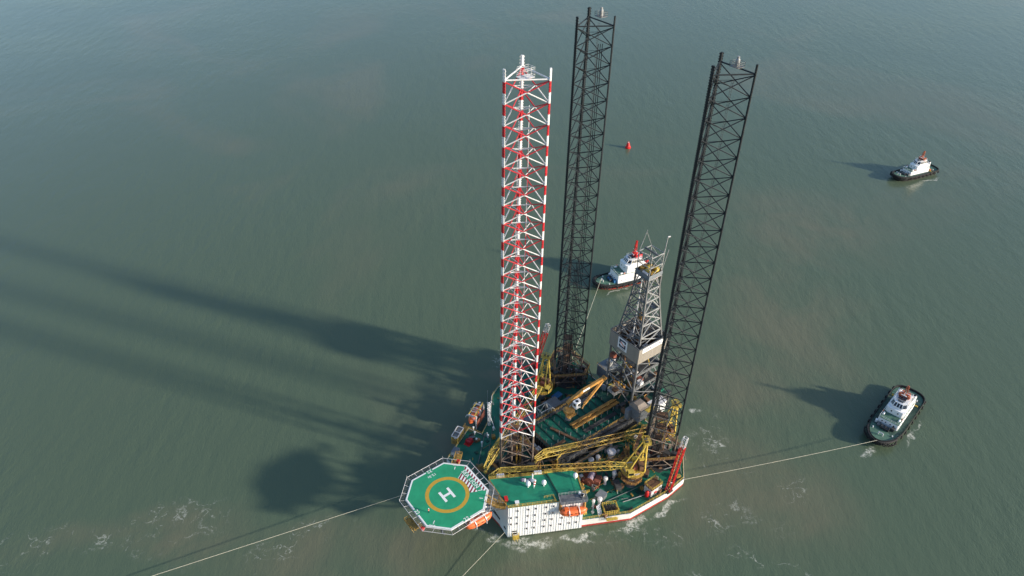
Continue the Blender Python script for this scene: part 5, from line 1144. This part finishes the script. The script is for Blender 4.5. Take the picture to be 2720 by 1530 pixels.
# ------------------------------------------------------------------ tugs
tyre_me = MB().torus((0, 0, 0), (0, 1, 0), .52, .22, 14, 6).mesh('tyre', 'rubber', True)
def tug(label, cx, cy, hd, L_, B_, hullm, bootm, deckm, housem, winchm, tall=1.0, funm='white_clean', ws=1.0, mastm='red'):
    t = thing('tugboat', label, 'tugboat', (cx, cy, 0), 'tugboats round the rig', rig=False, rz=hd)
    def w(x):
        x0 = .10*L_; xs = .34*L_
        if x > x0: return B_/2*max(0, 1-((x-x0)/(L_/2-x0))**2.5)**.52
        if x < -xs: return B_/2*max(0, 1-((-x-xs)/(L_/2-xs))**3.2)**.38
        return B_/2
    n = 40; xs_ = [-L_/2*math.cos(math.pi*i/n) for i in range(n+1)]
    out = [(x, -w(x)) for x in xs_] + [(x, w(x)) for x in xs_[::-1][1:-1]]
    sh = lambda x: 1.1*max(0, (x/L_*2))**2.2+.25*max(0, -x/L_*2)**2
    def ring(k, z, sheer=1.0): return [(x*(1-(1-k)*.6), y*k, z+sh(x)*sheer) for x, y in out]
    m_ = len(out)
    def loft(rings, name, mt, cap=None, par=t, smooth=True):
        mb = MB(); vs = [p for r in rings for p in r]; fs = []
        for i in range(len(rings)-1):
            for j in range(m_): fs.append((i*m_+j, i*m_+(j+1) % m_, (i+1)*m_+(j+1) % m_, (i+1)*m_+j))
        if cap: fs.append(tuple(range((len(rings)-1)*m_, len(rings)*m_)))
        mb.add(vs, fs); return mb.build(name, mt, par)
    loft([ring(.84, -1.2, 0), ring(.90, .5, .3)], 'boot_topping', bootm)
    hl = loft([ring(.90, .5, .3), ring(.985, 1.9), ring(1.0, 2.6), ring(.975, 2.6), ring(.965, 1.75)], 'hull', hullm)
    loft([ring(.966, 1.72), ring(.965, 1.78)], 'deck', 'deck_dark_shade', cap=True)  # side decks: their own dark tone with shade painted into it
    rg = ring(.93, 1.96)
    for nm, cond in (('fore_deck', lambda x: x > .22*L_), ('aft_deck', lambda x: x < -.285*L_)):
        pts = [p for p in rg if cond(p[0])]; xc = .30*L_ if pts[0][0] > 0 else -.36*L_; pts.sort(key=lambda p: math.atan2(p[1], p[0]-xc)); cz = sum(p[2] for p in pts)/len(pts)
        mb = MB(); k0 = len(pts); mb.add(pts+[(sum(p[0] for p in pts)/k0, 0, cz)], [(i, (i+1) % k0, k0) for i in range(k0)]); mb.build(nm, deckm, t)
    loft([ring(1.0, 1.55), ring(1.03, 1.65), ring(1.03, 2.05), ring(1.0, 2.15)], 'belt_fender', 'rubber')
    bf = MB(); pr = None
    for i, (x, y) in enumerate(out):
        pass
    bow = sorted([(x, y) for x, y in out if x > .30*L_], key=lambda p: p[1])
    for a, b in zip(bow, bow[1:]): bf.tube((a[0]*1.03, a[1]*1.03, 2.2+sh(a[0])), (b[0]*1.03, b[1]*1.03, 2.2+sh(b[0])), .45, 8)
    bf.build('bow_fender', 'rubber', t)
    for i in range(11):
        a = R(-75+15*i); x = .345*L_+.155*L_*math.cos(a); y = .45*B_*math.sin(a); inst('tyre', tyre_me, t, (x+.55*math.cos(a), y+.5*math.sin(a), 1.5+sh(x)), (0, 0, a-math.pi/2))
    for i in range(9):
        x = -.42*L_+i*.095*L_
        for s in (-1, 1): inst('tyre', tyre_me, t, (x, s*(w(x)*1.06+.12), 1.35+sh(x)), (0, 0, .12*((i*7) % 3-1)))
    D = 1.78; B0 = B_; B_ = B_*ws
    def box(nm, mm, x0, x1, ww, z0, z1, par=t, cutf=.0):
        mb = MB(); c_ = cutf; mb.prism([(x0, -ww), (x1-c_, -ww), (x1, -ww+c_), (x1, ww-c_), (x1-c_, ww), (x0, ww)], z0, z1); return mb.build(nm, mm, par)
    h1, h2, h3 = D+3.0*tall, D+5.6*tall, D+8.1*tall
    tier1 = box('deckhouse', housem, -.25*L_, .215*L_, .35*B_, D-.1, h1, cutf=.3); box('deckhouse_roof', 'tug_green', -.248*L_, .213*L_, .34*B_, h1, h1+.05, tier1, .3)
    for x in [-.2*L_+i*.06*L_ for i in range(7)]:
        for s in (-1, 1): MB().box(x, s*(.35*B_+.02), D+1.6, .45, .06, .45).build('porthole', 'glass', tier1)
    for y in (-.2, -.08, .08, .2): MB().box(.215*L_+.02, y*B_, D+1.9, .06, .45, .45).build('porthole', 'glass', tier1)
    MB().rail([(-.24*L_, -.34*B_, h1), (.21*L_, -.34*B_, h1), (.21*L_, .34*B_, h1), (-.24*L_, .34*B_, h1)], 1.0, 1.5, .03, closed=True).build('upper_railing', 'white_clean', tier1)
    tier2 = box('bridge_deck', housem, -.20*L_, .09*L_, .31*B_, h1+.05, h2, cutf=.6)
    for x in (-.14, -.09, -.04, .02):
        for s in (-1, 1): MB().box(x*L_, s*(.31*B_+.02), h1+1.4*tall, .5, .06, .5).build('porthole', 'glass', tier2)
    for y in (-.11, .11): MB().box(.09*L_+.02, y*B_, h1+1.4*tall, .06, .5, .5).build('porthole', 'glass', tier2)
    # wheelhouse: sill wall, windows between mullions, roof
    x0, x1, ww = -.17*L_, .065*L_, .28*B_; ch = 1.3
    poly = [(x0, -ww), (x1-ch, -ww), (x1, -ww+ch), (x1, ww-ch), (x1-ch, ww), (x0, ww)]
    wh = MB().prism(poly, h2, h2+.8).build('wheelhouse', housem, t)
    up = [(x*.93-(.75 if x > 0 else 0), y*.84) for x, y in poly]
    MB().prism([(x*.985, y*.97) for x, y in poly], h2+.8, h2+2.0, scale_top=[(x*.985, y*.97) for x, y in up]).build('window_band', 'glass', wh)
    for i in range(6):
        a, b = poly[i], poly[(i+1) % 6]; a2, b2 = up[i], up[(i+1) % 6]; k = max(1, int(round(math.dist(a, b)/1.25)))
        for j in range(k): p, q = lerp2(a, b, j/k), lerp2(a2, b2, j/k); MB().beam((*p, h2+.75), (*q, h2+2.05), .22).build('mullion', housem, wh)
    rf = MB().prism([(x, y*1.0) for x, y in up], h2+2.0, h2+2.2).build('wheelhouse_roof', housem, t)
    MB().prism([(x*.6-.3, y*.55) for x, y in up], h2+2.2, h2+2.7).build('skylight_base', 'glass', rf)
    for s in (-1, 1):
        fx = -.228*L_; fn = MB().lathe([(.75, D), (.75, h2+.4), (.62, h2+.9)], (fx, s*.25*B_, 0), 12).build('funnel', funm, t); MB().lathe([(.45, h2+.85), (.45, h2+1.3)], (fx, s*.25*B_, 0), 10).build('funnel_cap', 'black', fn)
        MB().torus((.12*L_, s*.33*B_, h1+.7), (0, 1, 0), .35, .1, 10, 5).build('lifebuoy', 'orange', t)
        MB().tube((.15*L_-.6, s*.27*B_, h1+.55), (.15*L_+.6, s*.27*B_, h1+.55), .36, 10).build('life_raft', 'white_clean', t)
    mz = h2+2.25; mx_ = -.07*L_
    mt = MB().truss((mx_, 0, mz), (mx_-.4, 0, mz+5.6*tall), 1.2, 1.2, 6, .12, .08, w2=.5, h2=.5).build('mast', mastm, t)
    for z_, ww_ in ((2.2, 1.5), (3.6, 1.1), (4.8, .7)): MB().beam((mx_-.2, -ww_, mz+z_*tall), (mx_-.2, ww_, mz+z_*tall), .16).build('mast_yard', mastm if z_ > 3 else 'white_clean', mt)
    MB().box(mx_+1.0, 0, mz+1.7, .25, 2.0, .2).build('radar_bar', 'white_clean', mt)
    for (x, y) in ((mx_-1.8, 1.0), (mx_-1.8, -1.0), (mx_-.2, 1.5), (mx_-.2, -1.5)):
        MB().lathe([(.4, 0), (.4, .6), (.7, .7), (.5, 1.5)], (x, y, mz-.1), 8).build('fire_monitor', mastm, t)
    MB().rail([(x0*.9, -ww*.8, mz), (x1-1.9, -ww*.8, mz), (x1-1.9, ww*.8, mz), (x0*.9, ww*.8, mz)], .9, 1.2, .035, closed=True).build('roof_railing', 'white_clean', rf)
    B_ = B0
    wx = .275*L_; wz = D+sh(wx)
    wn_ = MB().tube((wx, -1.3, wz+.8), (wx, 1.3, wz+.8), .62, 12).build('winch', winchm, t)
    for y in (-1.4, 0, 1.4): MB().tube((wx, y-.1, wz+.8), (wx, y+.1, wz+.8), .9, 14).build('winch_flange', 'steel_dark', wn_)
    MB().box(wx-1.4, 2.3, wz+.7, 1.4, 1.2, 1.4).build('winch_motor', winchm, t); MB().box(wx-.8, -2.4, wz+.5, 1.8, 1.0, 1.0).build('winch_motor', 'steel_mid', t)
    bx_ = .39*L_; bz = D+sh(bx_)
    st = MB(); 
    for s in (-.8, .8): st.tube((bx_, s, bz), (bx_, s, bz+1.3), .2, 8)
    st.tube((bx_, -.8, bz+1.3), (bx_, .8, bz+1.3), .2, 8); st.build('tow_staple', 'offwhite', t)
    for s in (-1, 1):
        for x in (.33, -.36):
            zz = D+sh(x*L_); MB().tube((x*L_, s*.30*B_, zz), (x*L_, s*.30*B_, zz+.8), .22, 8).build('bitt', 'white_clean', t)
    for s in (-1, 1):
        mb = MB(); mb.torus((-.37*L_, s*.2*B_, D+.35), (0, 0, 1), 1.6, .06, 24, 4); mb.build('hatch_ring', 'steel_dark', t)
    MB().beam((-.285*L_, -.42*B_, D+.35), (-.285*L_, .42*B_, D+.35), .35, .5).build('aft_coaming', 'yellow_rail', t)
    for s in (-1, 1): MB().lathe([(.4, 0), (.45, .9), (.2, 1.2)], (-.30*L_, s*.26*B_, D+.1), 8).build('aft_vent', 'orange', t)
    MB().beam((.22*L_, -.33*B_, D+.2), (.22*L_, -.33*B_, D+1.6), .7).build('side_locker', 'white_clean', t)
    for i in range(5): MB().box(-.27*L_+.5*i, (-.15+.07*i)*B_, D+.5, .7, .6, .9, i).build('deck_gear', ('steel_mid', 'rust_red', 'offwhite', 'steel_dark', 'orange')[i], t)
    return t
tug('green decked white tugboat in the lower right with a tow line to the rig', 142.3, 193.0, R(227.5), 36.5, 11.5, 'black', 'black', 'tug_green', 'white_clean', 'steel_dark', tall=.95, ws=.9, mastm='mast_orange')
tug('small distant green decked tugboat in the upper right, floating free', 235.2, 391.6, R(206), 33.0, 10.4, 'black', 'black', 'tug_green', 'white_clean', 'steel_mid', tall=.95, ws=.82, mastm='mast_orange')
tug('tall white tugboat with red mast behind the derrick, black hull over red', 53.4, 279.2, R(203.5), 34.0, 10.6, 'black', 'hull_red', 'tug_green', 'white_clean', 'blue', tall=1.5, funm='red')

# ------------------------------------------------------------------ buoy
def buoy():
    t = thing('channel_buoy', 'red channel buoy floating behind the rig between the two black legs', 'buoy', (70.4, 421.0, 0), rig=False)
    MB().lathe([(1.3, -.6), (1.75, .1), (1.75, .9), (1.45, 1.15)], (0, 0, 0), 16).build('float', 'red', t)
    MB().lathe([(1.4, 1.1), (.85, 3.0), (.75, 3.2)], (0, 0, 0), 14).build('tower', 'red', t)
    MB().lathe([(.85, 3.2), (.85, 3.35)], (0, 0, 0), 14).build('lantern_deck', 'legred', t); MB().lathe([(.25, 3.35), (.28, 3.8), (.1, 4.1)], (0, 0, 0), 10).build('lantern', 'white_clean', t)
    for k in range(4): a = k*math.pi/2; MB().tube((.6*math.cos(a), .6*math.sin(a), 3.35), (.2*math.cos(a), .2*math.sin(a), 4.5), .06, 5).build('lantern_guard', 'red', t)
buoy()

# ------------------------------------------------------------------ tow ropes
def rope(label, a, b, r, sag, mm='rope'):
    a, b = Vector(a), Vector(b); n = 24; mb = MB(); pr = None
    for i in range(n+1):
        k = i/n; p = a.lerp(b, k)-a; p.z -= sag*4*k*(1-k)
        if pr is not None: mb.tube(pr, p, r, 6)
        pr = p
    o = bpy.data.objects.new('tow_rope', mb.mesh('tow_rope', mm)); col.objects.link(o); o.location = a; return tag(o, label, 'rope', 'tow ropes')
rope('long pale tow rope running from under the helideck to the lower left corner', RW(-16.0, 8, 4.0), (-144.6, 105.0, 1.0), .08, 0)
rope('short pale rope running down from the accommodation corner to the bottom edge', RW(-17.1, -17.0, 2.4), (-25.5, 109.3, .5), .07, 0)
rope('pale tow rope between the hull corner and the lower right tugboat', RW(43.0, -36.6, 3.2), (129.6, 178.6, 4.1), .085, .5)
rope('pale tow rope between the stern and the tugboat behind the derrick', RW(52.2, 31, 3.4), (40.6, 273.2, 4.6), .09, .4)
